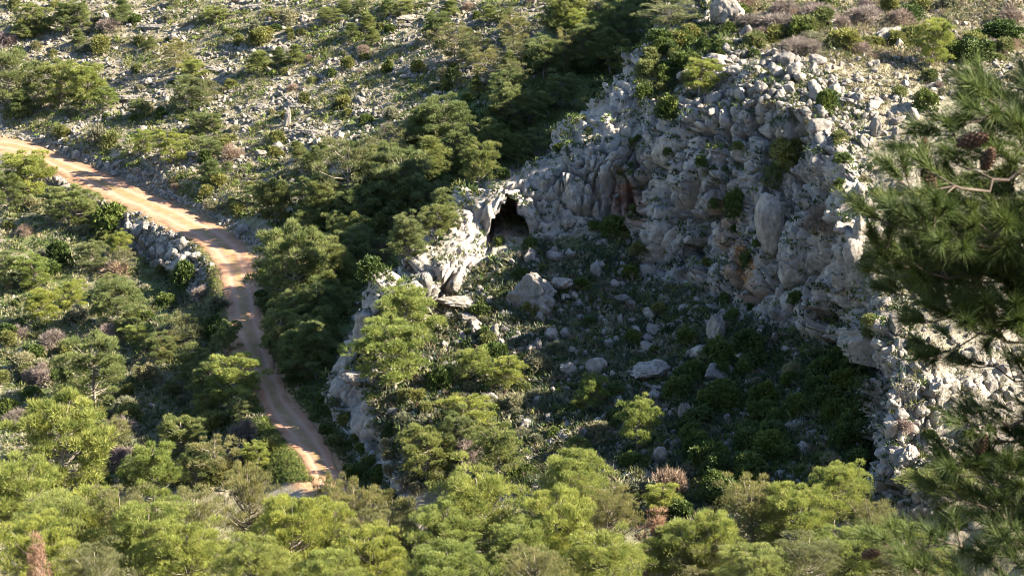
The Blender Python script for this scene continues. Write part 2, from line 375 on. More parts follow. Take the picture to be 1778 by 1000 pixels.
dense = np.maximum(dense, soft([(0, 300), (180, 370), (210, 430), (330, 500), (380, 540), (390, 590), (440, 690), (470, 790), (440, 850), (0, 850)], 8) * .6)
attr[:, 2] = np.clip(green * .55 + verge + verge2 + patch + dense, 0, 1)
stain = np.zeros((len(Pf), 4), np.float32); stain[:, 3] = 1     # r = ochre, g = dark streak, b = red earth
stain[:, 0] = np.clip(soft([(1288, 410), (1320, 440), (1325, 480), (1308, 500), (1294, 490), (1290, 450)], 5) + .55 * soft([(1248, 350), (1275, 360), (1290, 440), (1320, 500), (1312, 540), (1280, 480), (1240, 420)], 9), 0, 1)
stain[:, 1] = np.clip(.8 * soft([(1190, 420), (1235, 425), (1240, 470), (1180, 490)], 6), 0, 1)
stain[:, 2] = np.clip(1.0 * np.maximum(cav2 > 0, .75) * soft([(1060, 330), (1125, 330), (1130, 400), (1060, 390)], 5) + .9 * (cav1 > .02), 0, 1)

def mesh_obj(name, V, faces, mat=None, smooth=False, parent=None):
    me = bpy.data.meshes.new(name)
    V = np.asarray(V, np.float32); Fa = np.asarray(faces, np.int32)
    n = Fa.shape[1]
    me.vertices.add(len(V)); me.vertices.foreach_set('co', V.ravel())
    me.loops.add(Fa.size); me.loops.foreach_set('vertex_index', Fa.ravel())
    me.polygons.add(len(Fa)); me.polygons.foreach_set('loop_start', np.arange(0, Fa.size, n, dtype=np.int32))
    me.polygons.foreach_set('use_smooth', np.full(len(Fa), smooth, bool))
    me.update(calc_edges=True)
    if mat: me.materials.append(mat)
    ob = bpy.data.objects.new(name, me); COL.objects.link(ob)
    if parent: ob.parent = parent
    return ob
def set_attr(ob, name, A):
    a = ob.data.color_attributes.new(name, 'FLOAT_COLOR', 'POINT')
    a.data.foreach_set('color', np.ascontiguousarray(A, np.float32).ravel())

# ------------------------------------------------------------------ materials
def mat(name, rough=.9):
    m = bpy.data.materials.new(name); m.use_nodes = True
    nt = m.node_tree; b = nt.nodes['Principled BSDF']
    b.inputs['Roughness'].default_value = rough
    b.inputs['Specular IOR Level'].default_value = .25
    return m, nt, b
class NT:
    def __init__(s, nt): s.nt = nt
    def n(s, t, **kw):
        nd = s.nt.nodes.new(t)
        for k, v in kw.items(): setattr(nd, k, v)
        return nd
    def link(s, a, b): s.nt.links.new(a, b)
    def val(s, sock, v):
        if hasattr(v, 'node'): s.link(v, sock)
        elif isinstance(v, (tuple, list)) and len(v) == 3 and sock.type == 'RGBA': sock.default_value = (*v, 1)
        else: sock.default_value = v
    def noise(s, scale, detail=4, rough=.55, co=None):
        nd = s.n('ShaderNodeTexNoise'); nd.inputs['Scale'].default_value = scale; nd.inputs['Detail'].default_value = detail; nd.inputs['Roughness'].default_value = rough
        if co is not None: s.link(co, nd.inputs['Vector'])
        return nd.outputs['Fac']
    def ramp(s, fac, *stops):
        nd = s.n('ShaderNodeValToRGB'); s.link(fac, nd.inputs[0]); e = nd.color_ramp.elements
        while len(e) < len(stops): e.new(.5)
        for el, (p, c) in zip(e, stops):
            el.position = p; el.color = (*c, 1) if isinstance(c, tuple) else (c, c, c, 1)
        return nd.outputs[0]
    def mix(s, f, a, b, mode='MIX'):
        nd = s.n('ShaderNodeMix', data_type='RGBA', blend_type=mode)
        s.val(nd.inputs[0], f); s.val(nd.inputs[6], a); s.val(nd.inputs[7], b)
        return nd.outputs[2]
    def math(s, op, a, b=0.0):
        nd = s.n('ShaderNodeMath', operation=op); s.val(nd.inputs[0], a); s.val(nd.inputs[1], b); return nd.outputs[0]
    def bump(s, h, strength, dist, bsdf):
        nd = s.n('ShaderNodeBump'); nd.inputs['Strength'].default_value = strength; nd.inputs['Distance'].default_value = dist
        s.link(h, nd.inputs['Height']); s.link(nd.outputs[0], bsdf.inputs['Normal'])

def rock_colour(g, co):
    base = g.ramp(g.noise(.35, 5, .6, co), (.30, (.235, .214, .192)), (.55, (.325, .292, .252)), (.75, (.385, .337, .284)))
    fine = g.ramp(g.noise(1.9, 6, .6, co), (.33, .72), (.62, 1.10))
    c = g.mix(1.0, base, fine, 'MULTIPLY')
    mp = g.n('ShaderNodeMapping'); mp.inputs['Scale'].default_value = (1, 1, .10); g.link(co, mp.inputs[0])
    c = g.mix(g.ramp(g.noise(1.1, 4, .6, mp.outputs[0]), (.54, 0.0), (.66, .55)), c, (.115, .108, .102))
    lich = g.ramp(g.noise(1.3, 4, .6, co), (.60, 0.0), (.70, .6))
    return g.mix(lich, c, (.145, .138, .127))

M = {}
m_, nt, b = mat('hillside_ground', .95); g = NT(nt)
geo = g.n('ShaderNodeNewGeometry').outputs['Position']
A = g.n('ShaderNodeSeparateColor'); g.link(g.n('ShaderNodeAttribute', attribute_name='cover').outputs['Color'], A.inputs[0])
S = g.n('ShaderNodeSeparateColor'); g.link(g.n('ShaderNodeAttribute', attribute_name='stain').outputs['Color'], S.inputs[0])
rc = rock_colour(g, geo)
rc = g.mix(g.math('MULTIPLY', S.outputs[0], g.ramp(g.noise(.9, 5, .7, geo), (.30, 0.0), (.52, .9))), rc, (.29, .155, .06))
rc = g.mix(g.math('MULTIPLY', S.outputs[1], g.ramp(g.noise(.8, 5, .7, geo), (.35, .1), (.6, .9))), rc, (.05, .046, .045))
rc = g.mix(g.math('MULTIPLY', S.outputs[2], .8), rc, (.22, .11, .07))
soil = g.ramp(g.noise(.7, 6, .65, geo), (.32, (.13, .105, .072)), (.5, (.23, .19, .138)), (.68, (.32, .275, .22)))
herb = g.ramp(g.noise(2.2, 5, .65, geo), (.3, (.035, .05, .014)), (.55, (.085, .105, .03)), (.75, (.15, .16, .06)))
hm = g.ramp(g.noise(.45, 5, .7, geo), (.40, .0), (.62, .75))
gr = g.mix(g.math('MAXIMUM', g.math('MULTIPLY', hm, .55), g.math('MULTIPLY', A.outputs[2], g.ramp(g.noise(1.1, 4, .6, geo), (.22, .45), (.45, 1.0)))), soil, herb)
gr = g.mix(A.outputs[1], gr, g.ramp(g.noise(1.0, 5, .6, geo), (.3, (.26, .145, .075)), (.7, (.37, .225, .125))))
c = g.mix(A.outputs[0], gr, rc)
g.link(c, b.inputs['Base Color'])
h = g.math('ADD', g.noise(2.6, 8, .72, geo), g.math('MULTIPLY', g.noise(9, 4, .6, geo), .4))
g.bump(h, 1.0, .22, b)
M['ground'] = m_

m_, nt, b = mat('limestone', .9); g = NT(nt)
tc = g.n('ShaderNodeTexCoord').outputs['Object']; oi = g.n('ShaderNodeObjectInfo')
geo = g.n('ShaderNodeNewGeometry').outputs['Position']
c = rock_colour(g, geo)
c = g.mix(.9, c, g.ramp(oi.outputs['Random'], (0, (.50, .50, .51)), (.5, (.70, .69, .67)), (1, (.92, .88, .83))), 'MULTIPLY')
g.link(c, b.inputs['Base Color'])
g.bump(g.math('ADD', g.noise(3.4, 8, .7, geo), g.math('MULTIPLY', g.noise(11, 4, .6, geo), .35)), .9, .16, b)
M['rock'] = m_

m_, nt, b = mat('dirt_track', .95); g = NT(nt)
geo = g.n('ShaderNodeNewGeometry').outputs['Position']
A = g.n('ShaderNodeSeparateColor'); g.link(g.n('ShaderNodeAttribute', attribute_name='across').outputs['Color'], A.inputs[0])
c = g.ramp(g.noise(.55, 6, .65, geo), (.28, (.19, .085, .045)), (.5, (.265, .138, .080)), (.72, (.31, .19, .125)))
c = g.mix(g.math('MULTIPLY', A.outputs[0], .8), c, (.32, .20, .135))
c = g.mix(g.math('MULTIPLY', A.outputs[1], g.ramp(g.noise(1.4, 5, .7, geo), (.40, 0.0), (.52, .9))), c, (.15, .14, .045))
c = g.mix(g.ramp(g.noise(5, 4, .7, geo), (.6, 0.0), (.7, .5)), c, (.34, .29, .24))
g.link(c, b.inputs['Base Color'])
g.bump(g.noise(4, 8, .7, geo), .8, .08, b)
M['track'] = m_

# ------------------------------------------------------------------ hillside and track objects
idx = np.arange(NC * NR).reshape(NC, NR)
quads = np.stack([idx[:-1, :-1], idx[1:, :-1], idx[1:, 1:], idx[:-1, 1:]], -1).reshape(-1, 4)
hill = mesh_obj('hillside', Pd, quads, M['ground'], smooth=True)
set_attr(hill, 'cover', attr); set_attr(hill, 'stain', stain)
hill['kind'] = 'structure'
log('hillside', len(Pd))

def resample(A, n):
    d = np.concatenate([[0], np.cumsum(np.linalg.norm(np.diff(A[:, :2], axis=0), axis=1))])
    t = np.linspace(0, d[-1], n)
    return np.stack([np.interp(t, d, A[:, k]) for k in range(3)], 1)
rl, rr = resample(RL, 420), resample(RR, 420)
def blur1(A, r):
    p = np.concatenate([np.repeat(A[:1], r, 0), A, np.repeat(A[-1:], r, 0)]); cs = np.concatenate([np.zeros((1, 3)), np.cumsum(p, 0)])
    return (cs[2 * r + 1:] - cs[:-2 * r - 1]) / (2 * r + 1)
rl, rr = blur1(rl, 9), blur1(rr, 9)
s = np.linspace(0, 1, 25)
RV = rl[:, None] * (1 - s[None, :, None]) + rr[:, None] * s[None, :, None]
edge = .35 * fbm(np.stack([np.arange(420) * .11, np.zeros(420), np.zeros(420)], 1), 4, 91)
edge2 = .35 * fbm(np.stack([np.arange(420) * .11, np.ones(420) * 9, np.zeros(420)], 1), 4, 92)
dirv = rr - rl; dirv /= np.linalg.norm(dirv, axis=1, keepdims=True)
RV += dirv[:, None] * (edge[:, None] * (1 - s) ** 2 - edge2[:, None] * s ** 2)[..., None]
flat = RV.reshape(-1, 3)
ss = np.broadcast_to(s, (420, 25)).ravel()
rut = np.exp(-((ss - .30) / .07) ** 2) + np.exp(-((ss - .70) / .07) ** 2)
flat[:, 2] = ground(flat[:, 0], flat[:, 1]) + .10 + .03 * fbm(flat * 1.3, 3, 77) - .05 * rut - .10 * sstep(.82, 1, np.abs(ss - .5) * 2)
ri = np.arange(420 * 25).reshape(420, 25)
rq = np.stack([ri[:-1, :-1], ri[:-1, 1:], ri[1:, 1:], ri[1:, :-1]], -1).reshape(-1, 4)
road = mesh_obj('dirt_road', flat, rq, M['track'], smooth=True)
ra = np.zeros((len(flat), 4), np.float32); ra[:, 0] = np.clip(rut, 0, 1)
ra[:, 1] = np.exp(-((ss - .5) / .10) ** 2) * .7 + sstep(.86, 1, np.abs(ss - .5) * 2)
set_attr(road, 'across', ra); road['kind'] = 'structure'
#STAGE2
# ------------------------------------------------------------------ plants: materials
def leaf_mat(name, dark, light, straw=None, trans=.32, scale=.8):
    m, nt, b = mat(name, .62); g = NT(nt)
    tc = g.n('ShaderNodeTexCoord').outputs['Object']; oi = g.n('ShaderNodeObjectInfo').outputs['Random']
    off = g.n('ShaderNodeVectorMath', operation='SCALE'); off.inputs[0].default_value = (31, 17, 23); g.link(oi, off.inputs['Scale'])
    co = g.n('ShaderNodeVectorMath', operation='ADD'); g.link(tc, co.inputs[0]); g.link(off.outputs[0], co.inputs[1]); co = co.outputs[0]
    c = g.ramp(g.noise(scale, 4, .6, co), (.32, dark), (.66, light))
    if straw: c = g.mix(g.ramp(g.noise(scale * 1.7, 3, .6, co), (.60, 0.0), (.70, .8)), c, straw)
    c = g.mix(1.0, c, g.ramp(oi, (0, (.78, .84, .80)), (.35, (1.0, 1.0, 1.0)), (.7, (1.16, 1.08, .86)), (1, (.95, .93, 1.05))), 'MULTIPLY')
    g.link(c, b.inputs['Base Color'])
    tr = g.n('ShaderNodeBsdfTranslucent'); g.link(c, tr.inputs[0])
    mx = g.n('ShaderNodeMixShader'); mx.inputs[0].default_value = trans
    g.link(b.outputs[0], mx.inputs[1]); g.link(tr.outputs[0], mx.inputs[2])
    g.link(mx.outputs[0], nt.nodes['Material Output'].inputs[0])
    return m
M['pine'] = leaf_mat('pine_needles', (.078, .108, .036), (.20, .225, .078), (.24, .222, .11), .35, .7)
M['pine_grey'] = leaf_mat('pine_needles_greyish', (.10, .115, .045), (.21, .20, .085), (.24, .20, .12), .3, .7)
M['pine_bright'] = leaf_mat('pine_needles_fresh', (.108, .146, .036), (.275, .302, .078), (.31, .285, .115), .38, .7)
M['pine_dead'] = leaf_mat('pine_needles_dead', (.19, .12, .085), (.32, .21, .155), None, .25)
M['evergreen'] = leaf_mat('leaves_evergreen', (.035, .06, .016), (.10, .13, .03), None, .22, 1.5)
M['olive'] = leaf_mat('leaves_olive', (.085, .10, .03), (.18, .185, .06), (.22, .19, .09), .28, 1.5)
M['grey'] = leaf_mat('leaves_grey_green', (.11, .115, .065), (.235, .225, .14), (.27, .235, .16), .25, 1.5)
M['dry'] = leaf_mat('twigs_dry', (.13, .10, .085), (.25, .195, .165), None, .15, 1.5)
M['red'] = leaf_mat('twigs_reddish', (.15, .112, .09), (.25, .195, .165), None, .15, 1.5)
m_, nt, b = mat('pine_bark', .95); g = NT(nt)
tc = g.n('ShaderNodeTexCoord').outputs['Object']
g.link(g.ramp(g.noise(3, 5, .6, tc), (.3, (.11, .085, .065)), (.7, (.27, .235, .20))), b.inputs['Base Color'])
g.bump(g.noise(9, 5, .6, tc), .8, .03, b); M['bark'] = m_
m_, nt, b = mat('scrub_leaves', .8); g = NT(nt)
at_ = g.n('ShaderNodeAttribute', attribute_name='tone').outputs['Color']
g.link(at_, b.inputs['Base Color'])
tr = g.n('ShaderNodeBsdfTranslucent'); g.link(at_, tr.inputs[0]); mx = g.n('ShaderNodeMixShader'); mx.inputs[0].default_value = .25
g.link(b.outputs[0], mx.inputs[1]); g.link(tr.outputs[0], mx.inputs[2]); g.link(mx.outputs[0], nt.nodes['Material Output'].inputs[0])
M['scrub'] = m_

# ------------------------------------------------------------------ plants: shapes
def unit(v): return v / (np.linalg.norm(v, axis=-1, keepdims=True) + 1e-9)
def blades(rng, P, D, k, length, width, spread):
    """k thin leaf blades from each point, fanned round its direction: returns vertices, triangles"""
    n = len(P)
    P = np.repeat(P, k, 0); D = np.repeat(D, k, 0)
    d = unit(D + spread * rng.normal(size=(n * k, 3)))
    side = unit(np.cross(d, rng.normal(size=(n * k, 3))))
    L = (length * rng.uniform(.65, 1.25, n * k))[:, None]; w = (width * rng.uniform(.7, 1.3, n * k))[:, None]
    V = np.stack([P - side * w / 2, P + side * w / 2, P + d * L], 1).reshape(-1, 3)
    return V, np.arange(len(V)).reshape(-1, 3)
def tube(path, radii, sides=5):
    path = np.asarray(path, float); V = []; Fq = []
    t = unit(np.gradient(path, axis=0))
    a = unit(np.cross(t, np.array([.31, .87, .38]))); b_ = np.cross(t, a)
    for i in range(len(path)):
        for k in range(sides):
            an = 2 * math.pi * k / sides
            V.append(path[i] + radii[i] * (math.cos(an) * a[i] + math.sin(an) * b_[i]))
    for i in range(len(path) - 1):
        for k in range(sides):
            Fq.append((i * sides + k, i * sides + (k + 1) % sides, (i + 1) * sides + (k + 1) % sides, (i + 1) * sides + k))
    return np.array(V), np.array(Fq)
def join(parts):
    V = []; Fa = []; o = 0
    for v, f in parts:
        V.append(v); Fa.append(f + o); o += len(v)
    return np.concatenate(V), np.concatenate(Fa)
def mesh_data(name, V, Fa, material, smooth=False):
    ob = mesh_obj(name, V, Fa, material, smooth); me = ob.data; bpy.data.objects.remove(ob); return me

def pine_shape(seed, h, w, habit, clumps, tufts, needle=(.34, .06), low=.16):
    rng = np.random.default_rng(seed)
    ns = 9; tt = np.linspace(0, 1, ns)
    lean = rng.normal(0, .05, 2) * h
    path = np.stack([lean[0] * tt ** 1.6 + .02 * h * np.sin(tt * 5 + seed), lean[1] * tt ** 1.6 + .02 * h * np.cos(tt * 4 + seed), tt * h * .95], 1)
    wood = [tube(path, np.linspace(.022 * h, .005 * h, ns), 7)]
    TP, TD = [], []
    for i in range(clumps):
        t = low + (.99 - low) * ((i + rng.uniform(0, 1)) / clumps) ** (.85 if habit == 'cone' else .72)
        az = i * 2.39996 + rng.normal(0, .45)
        if habit == 'cone': prof = (1.03 - t) ** .72 * 1.05
        elif habit == 'dome': prof = max(.08, 1 - ((t - .50) / .56) ** 2) ** .55
        else: prof = max(.08, 1 - ((t - .62) / .48) ** 2) ** .6 * (.7 + .5 * rng.uniform())
        reach = w / 2 * prof * rng.uniform(.55, 1.12) * (1 + .22 * math.sin(3 * az + seed) + .12 * math.sin(7 * t * 3 + seed))
        p0 = np.array([np.interp(t * .8, tt, path[:, k]) for k in range(3)])
        base = np.array([np.interp(t, tt, path[:, k]) for k in range(3)])
        out = np.array([math.cos(az), math.sin(az), 0])
        tip = base + out * reach + np.array([0, 0, rng.normal(0, .035) * h + .05 * h * reach / (w / 2)])
        mid = (p0 + tip) / 2 + np.array([0, 0, -.03 * h])
        wood.append(tube([p0, mid, tip], [.0075 * h, .005 * h, .002 * h], 4))
        for f, sc, nt_ in ((1.0, 1.0, tufts), (.58, .85, tufts // 2)):
            if f < 1 and rng.random() < .4: continue
            c = p0 + (tip - p0) * f + rng.normal(0, .015, 3) * h
            R = h * rng.uniform(.050, .098) * sc * (1.15 if t < .8 else .85)
            u = unit(rng.normal(size=(nt_, 3))); u[:, 2] = np.where(u[:, 2] < -.35, -u[:, 2], u[:, 2])
            q = u * (rng.uniform(.35, 1.0, (nt_, 1)) ** .5) * np.array([1.15, 1.15, .62]) * R
            lump = 1 + .35 * vnoise((c + q) * 2.2, seed)
            TP.append(c + q * lump[:, None]); TD.append(unit(u * .8 + out * .25 + np.array([0, 0, .75])))
    V, Fa = blades(rng, np.concatenate(TP), np.concatenate(TD), 6, needle[0] * 1.15, needle[1] * .9, .45)
    return join(wood), (V, Fa)

def shrub_shape(seed, blade=(.16, .10), lumps=9, n=330, k=4, twiggy=False, flat=.85):
    """a bush one metre wide and flat metres tall, made of leafy lumps round a few stems"""
    rng = np.random.default_rng(seed); TP, TD, wood = [], [], []
    for i in range(lumps):
        az = i * 2.4 + rng.normal(0, .4); r = .33 * math.sqrt((i + .3) / lumps) * rng.uniform(.8, 1.2)
        R = rng.uniform(.15, .24); top = flat * (.95 - 1.1 * r * r / .25 * .5) * rng.uniform(.75, 1.08)
        c = np.array([r * math.cos(az), r * math.sin(az), max(.12, top - R)])
        wood.append(tube([(0, 0, -.05), c * np.array([.6, .6, .5]), c], [.022, .015, .008], 3))
        u = unit(rng.normal(size=(n // lumps, 3))); u[:, 2] = np.where(u[:, 2] < -.5, -u[:, 2], u[:, 2])
        q = u * rng.uniform(.5, 1.05, (len(u), 1)) ** .6 * R
        TP.append(c + q); TD.append(unit(u + np.array([0, 0, .5])))
        u2 = unit(rng.normal(size=(n // lumps // 2, 3)))
        q2 = c * np.array([1.15, 1.15, .45]) + u2 * R * np.array([1, 1, .9]); q2[:, 2] = np.abs(q2[:, 2])
        TP.append(q2); TD.append(unit(u2 + np.array([0, 0, .4])))
    P_, D_ = np.concatenate(TP), np.concatenate(TD)
    V, Fa = blades(rng, P_, D_, k, blade[0], blade[1], .6)
    wv, wf = join(wood)
    wt = np.concatenate([wf[:, [0, 1, 2]], wf[:, [0, 2, 3]]])
    return join([(V, Fa), (wv, wt)])

PINE = {}                                     # habit -> list of (trunk mesh, crown mesh, h, w)
def pine_kind(key, n, mtl, **kw):
    PINE[key] = []
    for i in range(n):
        (wv, wf), (cv, cf) = pine_shape(hash_seed(key) + i, mtl_h := kw['h'], kw['w'], kw['habit'], kw['clumps'], kw['tufts'], kw.get('needle', (.34, .06)), kw.get('low', .16))
        PINE[key].append((mesh_data('trunk', wv, wf, M['bark'], True), mesh_data('crown', cv, cf, M[mtl]), kw['h'], kw['w']))
def hash_seed(s): return sum((i + 3) * ord(c) for i, c in enumerate(s)) % 9973
pine_kind('cone', 4, 'pine', h=7, w=4.6, habit='cone', clumps=52, tufts=52)
pine_kind('dome', 5, 'pine', h=7, w=6.2, habit='dome', clumps=58, tufts=58)
pine_kind('open', 3, 'pine_grey', h=7, w=6, habit='open', clumps=38, tufts=44, needle=(.34, .045))
pine_kind('fresh', 4, 'pine_bright', h=7, w=5.6, habit='dome', clumps=54, tufts=58)
pine_kind('dead', 1, 'pine_dead', h=6, w=4, habit='cone', clumps=40, tufts=22, needle=(.30, .035))
pine_kind('near', 4, 'pine_bright', h=11, w=8, habit='dome', clumps=104, tufts=95, needle=(.30, .04), low=.3)
pine_kind('near_grey', 3, 'pine_grey', h=11, w=8, habit='open', clumps=80, tufts=80, needle=(.30, .03), low=.3)
SHRUB = {}
def shrub_kind(key, count, mtl, **kw):
    SHRUB[key] = [mesh_data(key, *shrub_shape(hash_seed(key) + 7 * i, **kw), M[mtl]) for i in range(count)]
shrub_kind('evergreen', 4, 'evergreen', blade=(.11, .065), n=420)
shrub_kind('olive', 4, 'olive', blade=(.15, .045), n=420)
shrub_kind('grey', 4, 'grey', blade=(.17, .040), n=360, flat=.75)
shrub_kind('dry', 3, 'dry', blade=(.20, .016), n=420, flat=.8)
shrub_kind('red', 2, 'red', blade=(.18, .022), n=420, flat=.85)

def ico(sub):
    import bmesh
    bm = bmesh.new(); bmesh.ops.create_icosphere(bm, subdivisions=sub, radius=1)
    V = np.array([v.co[:] for v in bm.verts]); Fa = np.array([[v.index for v in f.verts] for f in bm.faces]); bm.free(); return V, Fa
ICO = {k: ico(k) for k in (1, 2, 4, 5)}
def rock_shape(seed, sub, ax, rough=1.0, cell=1.0):
    rng = np.random.default_rng(seed); V, Fa = ICO[sub]
    V = V.copy(); o = rng.uniform(0, 90, 3)
    for _ in range(22):                       # broken faces
        n = unit(rng.normal(size=3)); d = rng.uniform(.58, .92); t = V @ n - d
        V -= np.where(t > 0, t * .93, 0)[:, None] * n
    h_, cr, _ = facets(V * 1.25 * cell + o, seed)
    r = 1 + rough * (.06 * h_ - .10 * np.clip(1 - cr / .13, 0, 1) + .09 * fbm(V * 2.0 + o, 4, seed) + .05 * fbm(V * 6 + o, 3, seed))
    return V * r[:, None] * np.array(ax), Fa
ROCK = [mesh_data('boulder', *rock_shape(500 + i, 4, ax), M['rock'], True) for i, ax in enumerate(
    [(1, 1, .9), (1.15, .9, .8), (.9, .8, 1.15), (1.3, .9, .7), (.8, .8, 1.3), (1, .9, 1), (1.2, 1, .6), (.95, .85, 1.05)])]
OUTCROP = [mesh_data('rock_outcrop', *rock_shape(700 + i, 5, ax, 1.5, 1.9), M['rock'], True) for i, ax in enumerate(
    [(1, .8, .9), (1.2, .8, .75), (.8, .8, 1.2), (1.4, .8, .6)])]
log('shapes')

# ------------------------------------------------------------------ finding the ground under a line of sight
dg = bpy.context.evaluated_depsgraph_get(); dg.update()
hill_bvh = BVHTree.FromObject(hill, dg)
camv = Vector(CAM.tolist())
def hit(px_, py_):
    d = Vector(ray(px_, py_).tolist()).normalized()
    h_ = hill_bvh.ray_cast(camv, d)
    return (h_[0], h_[1]) if h_[0] is not None else (None, None)
def drop(x, y):
    h_ = hill_bvh.ray_cast(Vector((x, y, 200)), Vector((0, 0, -1)))
    return h_[0].z if h_[0] is not None else float(ground(x, y))
SUNV = Vector(SUN_DIR.tolist())
def lit(p): return hill_bvh.ray_cast(Vector(p) + SUNV * .3, SUNV)[0] is None
rnd = random.Random(11)
any_ = lambda p, nn: True
clump = lambda p, nn: float(vnoise(np.array([[p[0] * .22, p[1] * .16, 0]]), 77)[0]) > .08
stony = lambda p, nn: float(vnoise(np.array([[p[0] * .22, p[1] * .16, 0]]), 77)[0]) < .12 or p[2] * 7.3 % 1 < .2
THINGS = []                                    # every countable thing: object, sort, words, extent in the photograph
def register(o, sort, adj, label=None, group=None, hgt=1.0):
    THINGS.append(dict(o=o, sort=sort, adj=adj, label=label, group=group, h=hgt)); return o

def place_pine(kind, x, y, z, H, W, label=None, lean=0.0):
    tm, cm, h0, w0 = rnd.choice(PINE[kind])
    name = 'dead_pine' if kind == 'dead' else 'pine_tree'
    r = bpy.data.objects.new(name, None); COL.objects.link(r); r.empty_display_size = .3
    r.location = (x, y, z - .1 - .02 * H); r.rotation_euler = (rnd.gauss(0, .03), lean + rnd.gauss(0, .04), rnd.uniform(0, 6.28))
    r.scale = (W / w0, W / w0, H / h0)
    for nm, me in (('trunk', tm), ('crown', cm)):
        c_ = bpy.data.objects.new(nm, me); COL.objects.link(c_); c_.parent = r
    adj = {'cone': 'green conical pine tree', 'dome': 'green rounded pine tree', 'open': 'grey-green loose pine tree', 'fresh': 'yellow-green rounded pine tree', 'dead': 'reddish-brown dead pine', 'near': 'tall yellow-green pine tree', 'near_grey': 'tall grey-green pine tree'}[kind]
    if kind not in ('near', 'near_grey', 'dead') and H < 3.2: adj = 'small ' + adj
    register(r, 'pine', adj, label, {'dead': 'dead pines'}.get(kind, 'pine trees of the valley'), H)
    return r
def pine_px(kind, cx, top, base, w, yd=None, label=None, lean=0.0):
    if yd is not None and yd < 0:             # a tree in the gully behind the crest: go back until it has that height
        want = -yd
        for yd in np.arange(234, 345, .5):
            x, y, zt = at_y(cx, top, yd)
            if zt - drop(x, y) < want: break
    if yd is None:
        p, n = hit(cx, base)
        if p is None: return
        x, y, z = p; D = float(project(np.array(p))[2]); H = (base - top) * D / F / .96
    else:
        x, y, zt = at_y(cx, top, yd); z = drop(x, y); D = float(project(np.array([x, y, zt]))[2]); H = max(1.2, zt - z)
    W = w * D / F
    place_pine(kind, x, y, z, H * 1.04, W * 1.06, label, lean)
SH_NAME = {'evergreen': ('evergreen_shrub', 'dark green shrub'), 'olive': ('olive_green_shrub', 'olive green shrub'), 'grey': ('grey_green_shrub', 'grey-green shrub'), 'dry': ('dry_shrub', 'bare grey-brown shrub'), 'red': ('dry_shrub', 'bare reddish shrub')}
def place_shrub(kind, p, W, H, label=None):
    nm, adj = SH_NAME[kind]
    o = bpy.data.objects.new(nm, rnd.choice(SHRUB[kind])); COL.objects.link(o)
    o.location = (p[0], p[1], p[2] - .06 * H); o.rotation_euler = (rnd.gauss(0, .08), rnd.gauss(0, .08), rnd.uniform(0, 6.28))
    o.scale = (W, W * rnd.uniform(.85, 1.15), H / .85)
    adj = ('large ' if W > 3.0 else 'small ' if W < 1.5 else '') + adj
    return register(o, 'shrub', adj, label, {'dry': 'bare dry shrubs', 'red': 'bare dry shrubs', 'grey': 'grey-green shrubs', 'olive': 'olive green shrubs', 'evergreen': 'dark green shrubs'}[kind], H)
def shrub_px(kind, cx, top, base, w, label=None):
    p, n = hit(cx, base)
    if p is None: return
    D = float(project(np.array(p))[2])
    place_shrub(kind, p, w * D / F * 1.1, (base - top) * D / F, label)
def place_rock(me, p, size, ax=(1, 1, 1), sink=.3, label=None, tilt=.35, name='boulder', rz=None):
    o = bpy.data.objects.new(name, me); COL.objects.link(o)
    o.scale = (size * ax[0], size * ax[1], size * ax[2])
    o.rotation_euler = (rnd.gauss(0, tilt), rnd.gauss(0, tilt), rnd.uniform(0, 6.28) if rz is None else rz)
    o.location = (p[0], p[1] + size * ax[1] * .15, p[2] + size * ax[2] * (1 - 2 * sink))
    big_ = size * max(ax)
    adj = ('large ' if big_ > 1.5 else 'small ' if big_ < .6 else '') + ('grey boulder' if name == 'boulder' else 'grey rock outcrop')
    return register(o, 'rock', adj, label, 'boulders on the slopes', size)
def rock_px(cx, cy, w, h, label=None, name='boulder', me=None, sink=.22, rz=None):
    p, n = hit(cx, cy + h * .35)
    if p is None: return
    D = float(project(np.array(p))[2]); sx, sz = w * D / F / 2, h * D / F / 2
    me = me or rnd.choice(OUTCROP if name != 'boulder' else ROCK)
    place_rock(me, p, 1.0, (sx * .98, sx * .85, sz * 1.02), sink, label, .08, name, rz)

